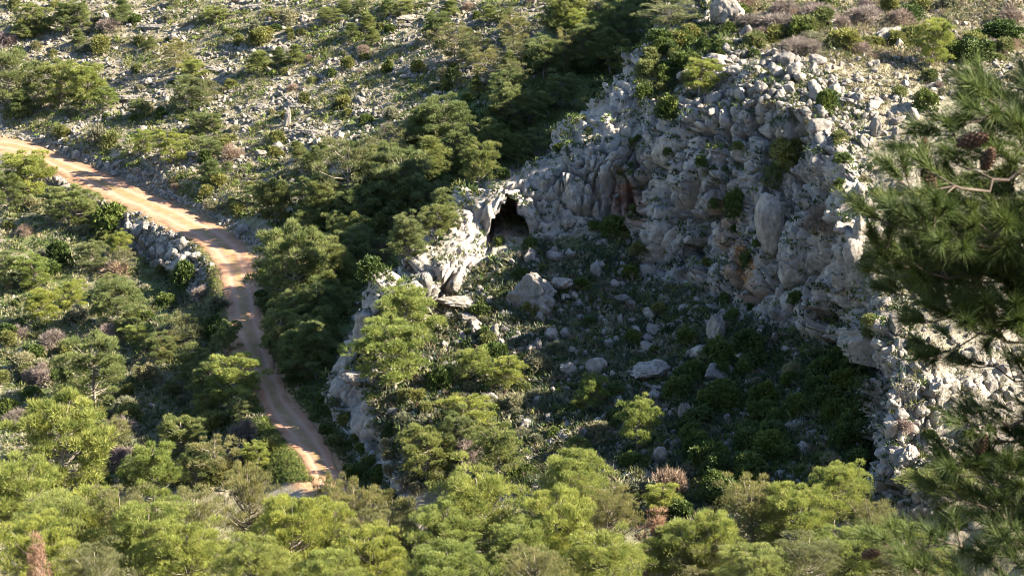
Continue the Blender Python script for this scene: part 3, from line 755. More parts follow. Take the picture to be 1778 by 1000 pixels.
# ------------------------------------------------------------------ trees seen in the photograph (centre, top, base, width)
for a in [('dome', 62, 8, 62, 56), ('cone', 118, 8, 60, 42), ('dome', 140, 4, 58, 40), ('cone', 213, 0, 44, 34), ('dome', 45, 34, 68, 44), ('dome', 80, 30, 60, 28),
          ('dome', 18, 92, 192, 92), ('dome', 103, 110, 188, 78), ('fresh', 152, 112, 182, 58), ('cone', 35, 158, 208, 50), ('fresh', 188, 152, 192, 38), ('open', 306, 70, 128, 62),
          ('fresh', 337, 105, 140, 40), ('dome', 326, 132, 196, 62), ('open', 362, 138, 184, 42), ('fresh', 378, 12, 40, 40), ('cone', 448, 90, 128, 50), ('cone', 512, 78, 114, 34), ('cone', 484, 82, 112, 28),
          ('dome', 574, 14, 42, 40), ('fresh', 252, 225, 272, 38), ('fresh', 300, 228, 286, 58), ('dome', 348, 197, 228, 40), ('dome', 362, 240, 278, 46), ('cone', 366, 278, 318, 44), ('cone', 545, 254, 302, 38),
          ('dome', 474, 312, 388, 58), ('fresh', 45, 266, 348, 90), ('dome', 12, 300, 372, 50),
          ('dome', 760, 22, 76, 44), ('cone', 748, 28, 74, 28), ('open', 790, 44, 112, 62), ('open', 822, 60, 124, 62), ('open', 893, 28, 96, 52), ('dome', 1030, 38, 130, 74, -6.5), ('dome', 1078, 4, 100, 74, -7), ('fresh', 1010, 18, 80, 54, -5), ('dome', 1060, 58, 132, 74, -5.5), ('open', 1160, 0, 68, 100, -5),
          ('cone', 950, 80, 128, 42), ('dome', 880, 124, 176, 62), ('dome', 975, 128, 170, 52, -4.5), ('cone', 868, 160, 206, 46), ('dome', 916, 158, 210, 64, -4.5), ('cone', 852, 184, 230, 36), ('dome', 900, 236, 290, 46, -4), ('dome', 936, 226, 276, 48, -4.5), ('dome', 800, 226, 286, 52),
          ('cone', 796, 118, 152, 22), ('cone', 828, 132, 164, 32), ('dome', 716, 270, 380, 102), ('dome', 668, 250, 326, 56), ('open', 606, 246, 380, 104), ('dome', 560, 300, 380, 60), ('cone', 612, 40, 70, 36), ('cone', 648, 48, 78, 30), ('dome', 700, 0, 30, 40), ('cone', 780, 0, 30, 32), ('cone', 852, 10, 40, 36), ('cone', 640, 22, 46, 28), ('cone', 595, 0, 24, 30),
          ('dome', 505, 392, 545, 116), ('cone', 578, 440, 494, 30), ('fresh', 503, 534, 610, 62), ('dome', 560, 490, 590, 66), ('cone', 649, 405, 448, 22), ('dome', 706, 398, 452, 56), ('dome', 480, 318, 392, 56), ('dome', 534, 362, 410, 46),
          ('dome', 390, 556, 620, 48), ('open', 320, 540, 612, 78), ('dome', 282, 578, 636, 48), ('dome', 342, 604, 670, 62), ('fresh', 408, 618, 706, 88), ('dome', 370, 622, 700, 60), ('open', 246, 632, 668, 34), ('dome', 168, 584, 706, 104), ('cone', 120, 634, 704, 44), ('dome', 206, 484, 572, 84), ('fresh', 128, 490, 540, 48), ('fresh', 78, 500, 566, 54), ('fresh', 62, 444, 504, 62), ('dome', 160, 420, 470, 50), ('dome', 118, 326, 394, 92), ('dome', 10, 440, 500, 50),
          ('fresh', 108, 690, 890, 140), ('open', 203, 722, 796, 58), ('fresh', 266, 765, 890, 80), ('dome', 322, 718, 800, 80), ('open', 372, 757, 838, 82), ('cone', 75, 696, 800, 44),
          ('fresh', 708, 500, 600, 96), ('fresh', 690, 556, 680, 116), ('fresh', 820, 603, 664, 58), ('fresh', 878, 618, 676, 58), ('fresh', 1030, 648, 710, 46), ('fresh', 1010, 680, 712, 34), ('fresh', 1107, 690, 784, 60), ('dome', 1003, 755, 796, 42), ('fresh', 824, 685, 752, 76), ('dome', 742, 740, 836, 90), ('dome', 866, 735, 838, 80), ('dome', 800, 715, 790, 60),
          ('fresh', 1145, 838, 895, 62), ('fresh', 1614, 36, 118, 62), ('fresh', 1216, 105, 168, 60), ('dome', 1338, 285, 334, 30)]:
    pine_px(*a)
# the row of taller trees below the viewpoint, whose feet are under the frame
for a in [('near', 20, 800, 0, 170, 164), ('near', 150, 850, 0, 190, 158), ('near', 60, 905, 0, 170, 148), ('near', 250, 880, 0, 170, 152), ('near_grey', 350, 850, 0, 150, 158), ('near', 330, 930, 0, 170, 146), ('near_grey', 430, 800, 0, 120, 162), ('near', 500, 858, 0, 160, 150), ('near_grey', 575, 812, 0, 70, 160), ('near_grey', 615, 845, 0, 120, 156), ('near_grey', 690, 850, 0, 130, 155), ('near', 640, 925, 0, 150, 144), ('near', 845, 822, 0, 190, 152), ('near', 760, 880, 0, 150, 148), ('near', 1005, 786, 0, 130, 160), ('near', 960, 868, 0, 170, 148), ('near_grey', 1055, 850, 0, 120, 152), ('near', 1180, 915, 0, 130, 146), ('near', 1060, 920, 0, 150, 142), ('near_grey', 1310, 838, 0, 150, 150), ('near', 1390, 850, 0, 150, 148), ('near', 1455, 792, 0, 110, 152), ('near_grey', 1515, 868, 0, 120, 148), ('near', 1250, 900, 0, 110, 145), ('near', 1690, 880, 0, 170, 150), ('near', 1600, 930, 0, 130, 144), ('near_grey', 160, 930, 0, 150, 142), ('near', 440, 940, 0, 140, 140), ('near', 780, 950, 0, 160, 138), ('near_grey', 1400, 935, 0, 150, 140), ('near', 560, 960, 0, 130, 137), ('near', 1320, 955, 0, 140, 138), ('near', -40, 860, 0, 150, 156), ('near', 1535, 900, 0, 150, 147), ('near_grey', 1565, 945, 0, 150, 141), ('near', 1480, 925, 0, 150, 143), ('near_grey', 205, 840, 0, 160, 158), ('near', 545, 868, 0, 150, 153), ('near_grey', 665, 890, 0, 150, 150), ('near', 105, 865, 0, 160, 155), ('near', 1640, 880, 0, 140, 152), ('near_grey', 1225, 930, 0, 140, 145), ('near', 900, 905, 0, 150, 146), ('near', 1780, 930, 0, 160, 146), ('near_grey', 930, 945, 0, 150, 138)]:
    pine_px(a[0], a[1], a[2] + rnd.uniform(-6, 14), a[3], a[4] * (.80 if a[0] == 'near' else .72), a[5])
pine_px('dead', 75, 936, 0, 74, 140, 'reddish-brown dead pine top at the bottom left corner among green crowns')
pine_px('dead', 1122, 884, 0, 84, 147, 'pinkish-grey dead pine between bright green crowns at the bottom edge')

# ------------------------------------------------------------------ shrubs seen in the photograph
for a in [('red', 187, 26, 54, 36, 'rust-red dried shrub on the upper left slope beside a green pine'), ('red', 10, 52, 78, 34), ('olive', 175, 60, 90, 40), ('grey', 500, 12, 40, 32), ('olive', 456, 42, 74, 40), ('olive', 530, 156, 180, 24), ('dry', 402, 248, 278, 36), ('grey', 175, 205, 246, 34), ('olive', 190, 225, 256, 30), ('olive', 395, 230, 252, 32), ('olive', 483, 222, 252, 26), ('grey', 730, 188, 218, 50), ('olive', 726, 100, 124, 24),
          ('evergreen', 105, 410, 462, 44), ('evergreen', 320, 446, 498, 48), ('evergreen', 195, 345, 402, 62), ('dry', 92, 565, 608, 44, 'bare grey-purple shrub in the scrub below the track, left of a large pine'), ('dry', 195, 555, 592, 42), ('red', 200, 448, 480, 40), ('dry', 425, 720, 778, 56), ('dry', 450, 760, 800, 40),
          ('red', 818, 760, 806, 44, 'pinkish bare shrub between the pines on the talus foot'), ('red', 1162, 795, 862, 54, 'brownish-pink bare shrub beside the pale rock at the foot of the slope'), ('evergreen', 1605, 150, 190, 46), ('olive', 1365, 230, 284, 54), ('dry', 1430, 350, 398, 52, 'bare grey-pink shrub on the cliff ledge right of the sunlit boulder'), ('evergreen', 1432, 150, 196, 34), ('evergreen', 1282, 318, 372, 42), ('evergreen', 763, 626, 676, 44), ('olive', 1460, 44, 88, 56), ('olive', 1500, 60, 88, 34), ('evergreen', 1440, 150, 190, 30),
          ('evergreen', 1065, 368, 410, 52, 'dark green shrub at the foot of the red alcove'), ('evergreen', 1690, 60, 108, 70), ('evergreen', 1740, 30, 80, 60), ('evergreen', 1660, 66, 104, 50), ('dry', 1350, 18, 56, 60), ('dry', 1500, 6, 40, 56), ('dry', 1420, 0, 40, 60), ('olive', 1395, 20, 60, 50), ('evergreen', 1580, 6, 34, 56), ('dry', 1300, 20, 50, 46), ('olive', 1310, 50, 84, 44)]:
    shrub_px(*a)
# ------------------------------------------------------------------ boulders and outcrops seen in the photograph
for a in [(985, 380, 40, 40, 'round pale boulder standing on the talus right of the big cave', 'boulder', ROCK[5]), (965, 443, 34, 28, 'angular pale boulder below the round one near the cliff foot', 'boulder', ROCK[3]),
          (1310, 613, 58, 36, 'flat grey boulder lying alone in the dark scrub', 'boulder', ROCK[6]), (1335, 385, 68, 116, 'big sunlit boulder perched on the brow of the cliff face', 'boulder', ROCK[2]), (1318, 350, 32, 54, 'narrow boulder leaning against the big sunlit one on the cliff', 'boulder', ROCK[4]), (1352, 345, 18, 22),
          (1248, 645, 62, 48, 'long sloping grey boulder left of the flat one', 'boulder', ROCK[1]), (1242, 570, 46, 70, 'knobbly grey rock pinnacle below the cliff foot', 'rock_outcrop', OUTCROP[2]), (1284, 638, 22, 26), (1190, 716, 36, 50, None, 'rock_outcrop', OUTCROP[2]), (1100, 578, 34, 36), (1078, 556, 18, 26), (1098, 556, 20, 18), (1125, 600, 30, 32), (1345, 582, 16, 34), (1258, 708, 22, 18),
          (930, 505, 112, 92, 'broad cracked grey outcrop in the middle of the talus', 'rock_outcrop', OUTCROP[0]), (975, 490, 60, 44, None, 'rock_outcrop', OUTCROP[1]), (982, 516, 26, 22), (1080, 518, 44, 20), (870, 596, 20, 22), (858, 575, 24, 30), (935, 600, 20, 32), (950, 596, 14, 22), (800, 522, 74, 34, None, 'rock_outcrop', OUTCROP[3]), (810, 548, 34, 24), (1130, 640, 90, 46, None, 'rock_outcrop', OUTCROP[1]), (1035, 635, 50, 34), (985, 640, 34, 40), (1125, 545, 26, 30), (1035, 470, 36, 34), (920, 445, 26, 36), (855, 690, 34, 30), (1145, 790, 34, 44, 'pale rock leaning in the scrub at the slope foot', 'boulder', ROCK[2]), (1240, 800, 34, 40), (1025, 700, 40, 30), (1140, 672, 28, 20), (620, 655, 60, 40, None, 'rock_outcrop', OUTCROP[1]), (650, 650, 30, 34), (740, 490, 30, 40),
          (500, 205, 20, 36, 'tall sunlit white boulder standing on the rubble slope', 'boulder', ROCK[4]), (452, 264, 20, 18), (255, 548, 26, 20, 'pale boulder alone in the scrub left of the track', 'boulder', ROCK[0]), (1258, 12, 80, 90, 'massive white limestone block cut off by the top edge', 'rock_outcrop', OUTCROP[0]), (1520, 222, 30, 44, 'upright white boulder at the sunlit edge of the plateau', 'boulder', ROCK[2]), (1545, 60, 70, 50, None, 'rock_outcrop', OUTCROP[1]), (1440, 34, 40, 26), (1560, 78, 26, 24), (1590, 634, 30, 26), (1612, 628, 22, 34), (1550, 740, 50, 34), (1602, 712, 34, 24), (1500, 795, 22, 36), (1580, 790, 60, 50, None, 'rock_outcrop', OUTCROP[0]), (1545, 830, 56, 44, None, 'rock_outcrop', OUTCROP[3]), (1490, 400, 40, 56), (1460, 394, 32, 34), (1480, 440, 44, 60), (1555, 560, 40, 50)]:
    rock_px(*a[:4], *(a[4:] if len(a) > 4 else ()))

# ------------------------------------------------------------------ the rest of the growth and rubble, zone by zone
ZONE = dict(
    hill=[(0, 0), (1000, 0), (930, 60), (840, 120), (760, 190), (660, 260), (560, 300), (470, 380), (400, 380), (250, 310), (120, 255), (0, 215)],
    gully=[(1220, 0), (1000, 0), (930, 90), (840, 150), (720, 240), (620, 280), (470, 390), (450, 450), (470, 560), (500, 650), (570, 720), (575, 640), (640, 500), (750, 440), (850, 310), (980, 240), (1100, 130), (1220, 40)],
    low=[(0, 300), (180, 370), (210, 430), (330, 500), (380, 540), (390, 590), (440, 690), (470, 790), (440, 850), (0, 850)],
    talus=[(660, 560), (760, 540), (850, 450), (960, 415), (1105, 405), (1115, 490), (1200, 500), (1290, 545), (1400, 590), (1490, 660), (1500, 790), (1520, 900), (1200, 930), (900, 860), (690, 830), (640, 700), (610, 640)],
    thicket=[(1180, 660), (1300, 600), (1400, 590), (1490, 650), (1500, 800), (1470, 880), (1240, 880), (1180, 780)],
    nose=[(640, 690), (700, 680), (780, 690), (900, 700), (960, 760), (1000, 830), (900, 830), (700, 860), (640, 780)],
    cliff=POLY['cliff'], plateau=[(1500, 150), (1778, 90), (1778, 900), (1530, 880), (1560, 640), (1510, 480), (1490, 330)],
    top=[(1290, 0), (1778, 0), (1778, 110), (1500, 110), (1340, 90), (1280, 60)], rim=[(1180, 120), (1290, 60), (1420, 110), (1500, 160), (1480, 260), (1340, 180), (1200, 190)],
    gap=[(1400, 85), (1778, 70), (1778, 150), (1500, 185), (1420, 130)],
    crest=[(1105, 120), (1170, 70), (1228, 40), (1290, 55), (1240, 120), (1180, 170), (1150, 215), (1110, 190)],
    recess=RECESS,
    nosefoot=[(540, 690), (585, 690), (615, 760), (665, 820), (700, 880), (640, 870), (590, 805), (560, 745)], roadside=[(445, 450), (475, 520), (500, 620), (545, 700), (560, 745), (515, 700), (485, 650), (462, 580), (450, 500)],
    bank=POLY['bank'], embank=POLY['embank'], low_edge=POLY['low_edge'], verge=[(440, 700), (470, 720), (545, 835), (470, 840), (430, 760)], verge2=[(300, 375), (385, 440), (398, 600), (340, 590), (355, 470)])
TRACK = [tuple(a) for a in ROAD_L] + [tuple(a) for a in ROAD_R[::-1]]
def scatter(zone, n, seed, keep=lambda p, nn: True):
    poly = ZONE[zone]; r = random.Random(seed)
    xs = [a[0] for a in poly]; ys = [a[1] for a in poly]; out = []; tries = 0
    while len(out) < n and tries < n * 8:
        tries += 1
        x, y = r.uniform(min(xs), max(xs)), r.uniform(min(ys), max(ys))
        if not inside(poly, np.array(x), np.array(y)) or inside(TRACK, np.array(x), np.array(y)): continue
        p, nn = hit(x, y)
        if p is None or not keep(p, nn): continue
        out.append((p, nn, r))
    return out
def scatter_shrubs(zone, n, seed, kinds, wr, hr, keep=lambda p, nn: nn.z > .45):
    for p, nn, r in scatter(zone, n, seed, keep):
        W = r.uniform(*wr); place_shrub(r.choice(kinds), p, W, W * r.uniform(*hr))
def scatter_pines(zone, n, seed, kinds, hr, wr, keep=lambda p, nn: nn.z > .6):
    for p, nn, r in scatter(zone, n, seed, keep):
        Hh = r.uniform(*hr); place_pine(r.choice(kinds), p[0], p[1], p[2], Hh, Hh * r.uniform(*wr))
def scatter_rocks(zone, n, seed, sr, keep=lambda p, nn: True):
    for p, nn, r in scatter(zone, n, seed, keep):
        s_ = r.uniform(*sr) if r.random() < .8 else sr[1] * r.uniform(.9, 1.3)
        place_rock(r.choice(ROCK), p, s_, (1, 1, 1), .32)
scatter_shrubs('crest', 30, 34, ['evergreen', 'evergreen', 'olive'], (1.2, 2.6), (.7, 1.0), any_)
scatter_shrubs('gap', 10, 33, ['olive', 'grey', 'dry'], (1.0, 2.2), (.6, .9))
scatter_pines('gully', 74, 1, ['dome', 'dome', 'cone', 'open'], (3.5, 6.5), (.7, 1.0))
scatter_pines('low', 18, 2, ['dome', 'fresh', 'open'], (2.2, 4.2), (.7, 1.0))
scatter_pines('hill', 12, 3, ['cone', 'dome'], (1.8, 3.0), (.7, 1.0))
scatter_shrubs('hill', 150, 4, ['olive', 'evergreen', 'grey', 'olive', 'olive', 'grey', 'dry'], (.9, 2.3), (.6, .9))
scatter_shrubs('gully', 40, 5, ['evergreen', 'olive', 'evergreen'], (1.6, 3.4), (.7, 1.0))
scatter_shrubs('low', 95, 6, ['olive', 'grey', 'evergreen', 'grey', 'dry', 'olive'], (1.3, 3.0), (.6, .95))
scatter_shrubs('talus', 85, 7, ['evergreen', 'evergreen', 'olive', 'grey'], (1.1, 2.5), (.6, .9))
scatter_shrubs('recess', 16, 44, ['evergreen'], (1.8, 3.0), (.8, 1.05), any_)
scatter_shrubs('thicket', 50, 8, ['evergreen'], (1.8, 3.4), (.7, 1.0))
scatter_shrubs('nose', 34, 9, ['grey', 'olive', 'grey'], (1.0, 2.0), (.7, 1.0))
scatter_shrubs('cliff', 44, 10, ['evergreen', 'olive', 'evergreen'], (.8, 1.6), (.6, .9), lambda p, nn: nn.z > .35)
scatter_shrubs('plateau', 26, 12, ['olive', 'grey', 'grey', 'dry'], (.8, 1.7), (.5, .8))
scatter_shrubs('top', 40, 13, ['olive', 'dry', 'evergreen', 'dry', 'grey'], (1.6, 3.2), (.6, .9))
scatter_shrubs('nosefoot', 22, 41, ['evergreen', 'olive', 'evergreen'], (.9, 1.9), (.6, .9), any_)
scatter_shrubs('roadside', 12, 42, ['evergreen', 'olive'], (1.0, 2.0), (.6, .9), any_)
scatter_rocks('hill', 42, 14, (.35, .75))
for p, nn, r in scatter('hill', 20, 43, stony):
    q = r.uniform(.8, 1.5); place_rock(r.choice(OUTCROP), p, q, (1.5, .8, .6), .36, None, .12, 'rock_outcrop', r.uniform(-.5, .5))
scatter_rocks('talus', 58, 15, (.25, .75))
scatter_rocks('plateau', 60, 16, (.3, .8))
scatter_rocks('rim', 40, 17, (.4, 1.0))
scatter_rocks('embank', 22, 18, (.4, .9))
scatter_rocks('bank', 22, 19, (.3, .7))
scatter_rocks('low', 10, 20, (.4, .7))
scatter_rocks('low_edge', 10, 21, (.4, .8))
log('things', len(THINGS))

# ------------------------------------------------------------------ uncounted rubble and low growth
def stones(specs):
    rng = np.random.default_rng(5); protos = [rock_shape(900 + i, 1, (1, .85, .7), .6) for i in range(9)]
    protos2 = [rock_shape(940 + i, 2, (1, .85, .75), .8) for i in range(6)]
    VV, FF = [], []; o = 0
    for zone, n, seed, s0, s1 in specs:
        for p, nn, r in scatter(zone, n, seed, stony if zone == 'hill' else any_):
            s_ = s0 + (s1 - s0) * r.random() ** 2.2
            V, Fa = protos2[r.randrange(6)] if s_ > .34 else protos[r.randrange(9)]
            Q, _ = np.linalg.qr(rng.normal(size=(3, 3)))
            if np.linalg.det(Q) < 0: Q[:, 0] *= -1
            VV.append((V * s_ * (.7 + .6 * rng.random(3))) @ Q.T + np.array(p) + np.array([0, 0, s_ * .25])); FF.append(Fa + o); o += len(V)
    ob = mesh_obj('loose_stones', np.concatenate(VV), np.concatenate(FF), M['rock'], False)
    ob['kind'] = 'stuff'; log('stones', len(VV))
stones([('hill', 8500, 101, .10, .50), ('talus', 2900, 102, .12, .58), ('talus', 140, 122, .40, .85), ('plateau', 900, 103, .15, .60), ('rim', 500, 104, .15, .55), ('bank', 900, 105, .12, .45), ('embank', 500, 106, .15, .55), ('low_edge', 350, 107, .12, .5), ('low', 350, 108, .1, .4), ('gully', 250, 109, .15, .5), ('top', 500, 110, .15, .5), ('rim', 400, 120, .15, .6), ('nose', 250, 111, .12, .4), ('gap', 420, 112, .15, .6), ('cliff', 300, 113, .15, .5)])
TONES = dict(teal=(.055, .078, .050), olive=(.13, .135, .045), green=(.085, .12, .03), dark=(.045, .065, .022), grey=(.19, .18, .115), straw=(.27, .235, .13), fresh=(.15, .19, .04), brown=(.15, .115, .08), pale=(.24, .225, .15))
def scrub(name, specs):
    rng = np.random.default_rng(8); VV, TT = [], []
    for zone, n, seed, s0, s1, tones, blade_k, keep in specs:
        sc = scatter(zone, n, seed, keep)
        for p, nn, r in sc:
            s_ = s0 + (s1 - s0) * r.random() ** 1.6; m = 9
            u = unit(rng.normal(size=(m, 3))); u[:, 2] = np.abs(u[:, 2]) + .15
            base = np.array(p) + u * np.array([.55, .55, .35]) * s_ - np.array([0, 0, .06])
            V, _ = blades(rng, base, unit(u + np.array([0, 0, .5])), 4, s_ * .42, s_ * blade_k, .5)
            t = np.array(TONES[r.choice(tones)]) * r.uniform(.75, 1.2)
            VV.append(V); TT.append(np.repeat(t[None] * rng.uniform(.8, 1.2, (len(V) // 3, 1)), 3, 0))
    V = np.concatenate(VV); T = np.concatenate(TT)
    ob = mesh_obj(name, V, np.arange(len(V)).reshape(-1, 3), M['scrub'])
    set_attr(ob, 'tone', np.concatenate([T, np.ones((len(T), 1))], 1)); ob['kind'] = 'stuff'; log(name, len(V) // 3)
ledge = lambda p, nn: nn.z > .30
scrub('ground_scrub', [
    ('hill', 5500, 201, .3, 1.0, ['olive', 'grey', 'straw', 'green', 'pale', 'olive'], .10, any_), ('hill', 2900, 219, .4, 1.3, ['olive', 'green', 'olive', 'fresh', 'grey'], .12, clump), ('gully', 1500, 202, .5, 1.4, ['dark', 'green', 'olive'], .14, any_),
    ('low', 4200, 203, .4, 1.4, ['olive', 'grey', 'pale', 'green', 'dark', 'straw'], .10, any_), ('gap', 900, 216, .3, .9, ['olive', 'straw', 'grey', 'brown'], .08, any_), ('talus', 8200, 204, .45, 1.4, ['dark', 'teal', 'teal', 'green', 'dark', 'olive', 'grey', 'grey', 'brown'], .12, any_),
    ('thicket', 700, 205, .6, 1.5, ['dark', 'green'], .14, any_), ('nose', 800, 206, .35, 1.0, ['pale', 'grey', 'olive', 'straw'], .10, any_), ('cliff', 1700, 207, .25, 1.2, ['dark', 'teal', 'green', 'dark', 'olive'], .13, ledge),
    ('plateau', 1300, 208, .25, .9, ['olive', 'straw', 'grey', 'pale', 'brown'], .08, any_), ('top', 2600, 209, .4, 1.3, ['olive', 'brown', 'dark', 'grey', 'straw'], .08, any_), ('rim', 900, 210, .25, .8, ['olive', 'brown', 'grey', 'dark'], .10, any_),
    ('bank', 350, 211, .25, .8, ['olive', 'grey', 'straw'], .10, any_), ('embank', 220, 212, .25, .8, ['olive', 'grey', 'straw'], .10, any_), ('low_edge', 150, 215, .25, .8, ['olive', 'grey', 'straw'], .10, any_)])
scrub('grass', [('crest', 500, 221, .4, 1.2, ['dark', 'green', 'olive'], .12, any_), ('recess', 400, 222, .6, 1.4, ['dark'], .14, any_), ('nosefoot', 700, 217, .3, .8, ['green', 'dark', 'olive'], .10, any_), ('roadside', 500, 218, .3, .8, ['green', 'dark', 'fresh'], .10, any_), ('verge', 2200, 213, .3, .65, ['fresh', 'green', 'olive'], .07, any_), ('verge2', 2200, 214, .3, .65, ['fresh', 'olive', 'straw'], .07, any_)])
#STAGE3
# ------------------------------------------------------------------ the pine right beside the viewpoint
m_, nt, b = mat('near_bark', .95); g = NT(nt)
tc = g.n('ShaderNodeTexCoord').outputs['Object']
g.link(g.ramp(g.noise(12, 5, .6, tc), (.3, (.05, .036, .027)), (.7, (.13, .10, .08))), b.inputs['Base Color']); M['near_bark'] = m_
M['near_needles'] = leaf_mat('needles_close', (.026, .046, .014), (.064, .092, .022), (.11, .12, .03), .24, 5.0)
m_, nt, b = mat('pine_cone_scales', .8); g = NT(nt)
tc = g.n('ShaderNodeTexCoord').outputs['Object']
g.link(g.ramp(g.noise(60, 3, .6, tc), (.35, (.03, .018, .011)), (.65, (.10, .055, .030))), b.inputs['Base Color']); M['cone'] = m_
def near_pine():
    rng = np.random.default_rng(77)
    tx, ty = 2.35, 6.7; gz = drop(tx, ty)
    root = bpy.data.objects.new('pine_tree', None); COL.objects.link(root); root.location = (tx, ty, gz - .1); root.empty_display_size = .3
    O = np.array([tx, ty, gz - .1])
    tz = np.linspace(0, 8.6, 12)
    trunk = tube(np.stack([.10 * np.sin(tz * .6), .08 * np.cos(tz * .5), tz], 1), np.linspace(.14, .03, 12), 10)
    mesh_obj('trunk', *trunk, M['near_bark'], True, root)
    TP, TD = [], []
    def twig(parts, p, d, L, dens):
        q = [p, p + d * L * .5 + np.array([0, 0, .01]), p + d * L + np.array([0, 0, .035])]
        parts.append(tube(q, [.0030, .0024, .0016], 4))
        n = int(L * dens); t = rng.uniform(.22, 1.0, n) ** .75
        TP.append(p + (q[2] - p) * t[:, None]); TD.append(np.repeat(unit(q[2] - p)[None], n, 0))
    def limb(path, r0, dens, spacing, twl, back=False):
        path = np.array(path, float); d = np.concatenate([[0], np.cumsum(np.linalg.norm(np.diff(path, axis=0), axis=1))]); n = max(6, int(d[-1] / spacing))
        t = np.linspace(0, d[-1], n); Q = np.stack([np.interp(t, d, path[:, k]) for k in range(3)], 1)
        Q[1:-1] += rng.normal(0, .012, (n - 2, 3)); Q[:, 2] += .02 * np.sin(t * 9 + rng.uniform(0, 6))
        parts = [tube(Q, np.linspace(r0, .0025, n), 5)]
        T = unit(np.gradient(Q, axis=0))
        for i in range(int(n * .22), n):
            f = i / n
            for sgn in (-1, 1):
                if rng.random() < .22: continue
                dirn = unit(T[i] * .8 + sgn * unit(np.cross(T[i], np.array([0, 0, 1.0]) + rng.normal(0, .35, 3))) * rng.uniform(.5, .9) + np.array([0, 0, rng.normal(.12, .25)]))
                L = twl * rng.uniform(.6, 1.25) * (1.15 - .5 * f); p = Q[i]
                twig(parts, p, dirn, L, dens)
                if L > .13:
                    for s2 in (-1, 1):
                        if rng.random() < .6: twig(parts, p + dirn * L * .45, unit(dirn + s2 * .7 * unit(np.cross(dirn, rng.normal(size=3)))), L * .55, dens)
        twig(parts, Q[-1], T[-1], .10, dens * 1.2)
        if not back:
            V, Fa = join(parts); mesh_obj('branch', V - O, Fa, M['near_bark'], True, root)
        else: backwood.extend(parts)
    backwood = []
    def L_(ys, *pp): return [at_y(a, b_, y) for (a, b_), y in zip(pp, ys)]
    for ys, pp, dens, tw in [
        ((6.7, 6.6, 6.5), ((2250, 240), (1760, 200), (1605, 245)), 520, .17), ((6.7, 6.3, 6.1), ((2250, 450), (1740, 390), (1620, 420)), 560, .18), ((6.7, 6.7, 6.8), ((2250, 540), (1720, 510), (1560, 470)), 560, .18), ((6.7, 6.5, 6.4), ((2250, 620), (1790, 570), (1690, 560)), 560, .18), ((6.7, 6.4, 6.4), ((2250, 900), (1770, 850), (1680, 830)), 520, .18), ((6.7, 6.7, 6.8), ((2250, 980), (1800, 960), (1690, 930)), 520, .18), ((6.7, 6.8, 6.8), ((2250, 180), (1820, 190), (1740, 230)), 520, .17), ((6.7, 6.7, 6.7), ((2250, 500), (1780, 430), (1640, 470)), 560, .18), ((6.7, 6.5, 6.5), ((2250, 400), (1760, 350), (1600, 365)), 560, .18), ((6.7, 6.9, 6.9), ((2250, 650), (1760, 570), (1650, 600)), 500, .17), ((6.7, 6.6, 6.6), ((2250, 820), (1830, 790), (1720, 770)), 480, .17), ((6.7, 6.4, 6.4), ((2250, 960), (1800, 900), (1670, 880)), 480, .17), ((6.7, 6.9, 7.0), ((2250, 120), (1840, 120), (1712, 165)), 420, .17),
        ((6.7, 6.4, 6.2), ((2250, 330), (1760, 300), (1580, 335)), 480, .18), ((6.7, 6.3, 6.2), ((2250, 520), (1720, 420), (1550, 395)), 480, .18),
        ((6.7, 6.5, 6.3), ((2250, 560), (1700, 480), (1535, 445)), 520, .17), ((6.7, 6.8, 6.9), ((2250, 590), (1740, 540), (1575, 505)), 480, .19),
        ((6.7, 6.4, 6.4), ((2250, 640), (1780, 600), (1620, 560)), 480, .19), ((6.7, 7.0, 7.1), ((2250, 420), (1820, 380), (1735, 390)), 480, .16),
        ((6.7, 6.9, 7.0), ((2250, 760), (1800, 660), (1700, 640)), 300, .16), ((6.7, 6.5, 6.4), ((2250, 800), (1800, 740), (1690, 730)), 280, .16),
        ((6.7, 6.6, 6.5), ((2250, 880), (1790, 830), (1665, 800)), 420, .18), ((6.7, 6.8, 6.8), ((2250, 930), (1760, 880), (1640, 850)), 440, .18),
        ((6.7, 6.2, 5.9), ((2300, 960), (1720, 945), (1545, 955)), 300, .13), ((6.7, 6.0, 5.8), ((2300, 1050), (1740, 1000), (1600, 1010)), 340, .15),
        ((6.7, 7.1, 7.2), ((2250, 280), (1860, 250), (1700, 262)), 420, .16), ((6.7, 6.6, 6.6), ((2250, 480), (1830, 470), (1660, 420)), 440, .17), ((6.7, 6.9, 7.0), ((2250, 1000), (1820, 930), (1715, 900)), 380, .17)]:
        limb(L_(ys, *pp), .012, dens, .05, tw)
    for i in range(56):                       # the rest of the crown, right of the frame, which shades what is in it
        z0 = gz + 2.2 + 6.0 * (i + rng.random()) / 46; az = rng.uniform(-1.9, 1.9); R = rng.uniform(1.0, 1.9) * (1.0 if i < 36 else .6)
        limb([(tx, ty, z0), (tx + R * .5 * math.cos(az), ty + R * .5 * math.sin(az), z0 + .12), (tx + R * math.cos(az), ty + R * math.sin(az), z0 + .25)], .014, 260, .09, .22, True)
    V, Fa = join(backwood); mesh_obj('branch', V - O, Fa, M['near_bark'], True, root)
    P_, D_ = np.concatenate(TP), np.concatenate(TD)
    V, Fa = blades(rng, P_, D_, 4, .072, .0021, .50)
    mesh_obj('crown', V - O, Fa, M['near_needles'], False, root); log('near pine', len(Fa))
    # cones: overlapping scales spiralling round an egg-shaped core
    sv, sf = [], []
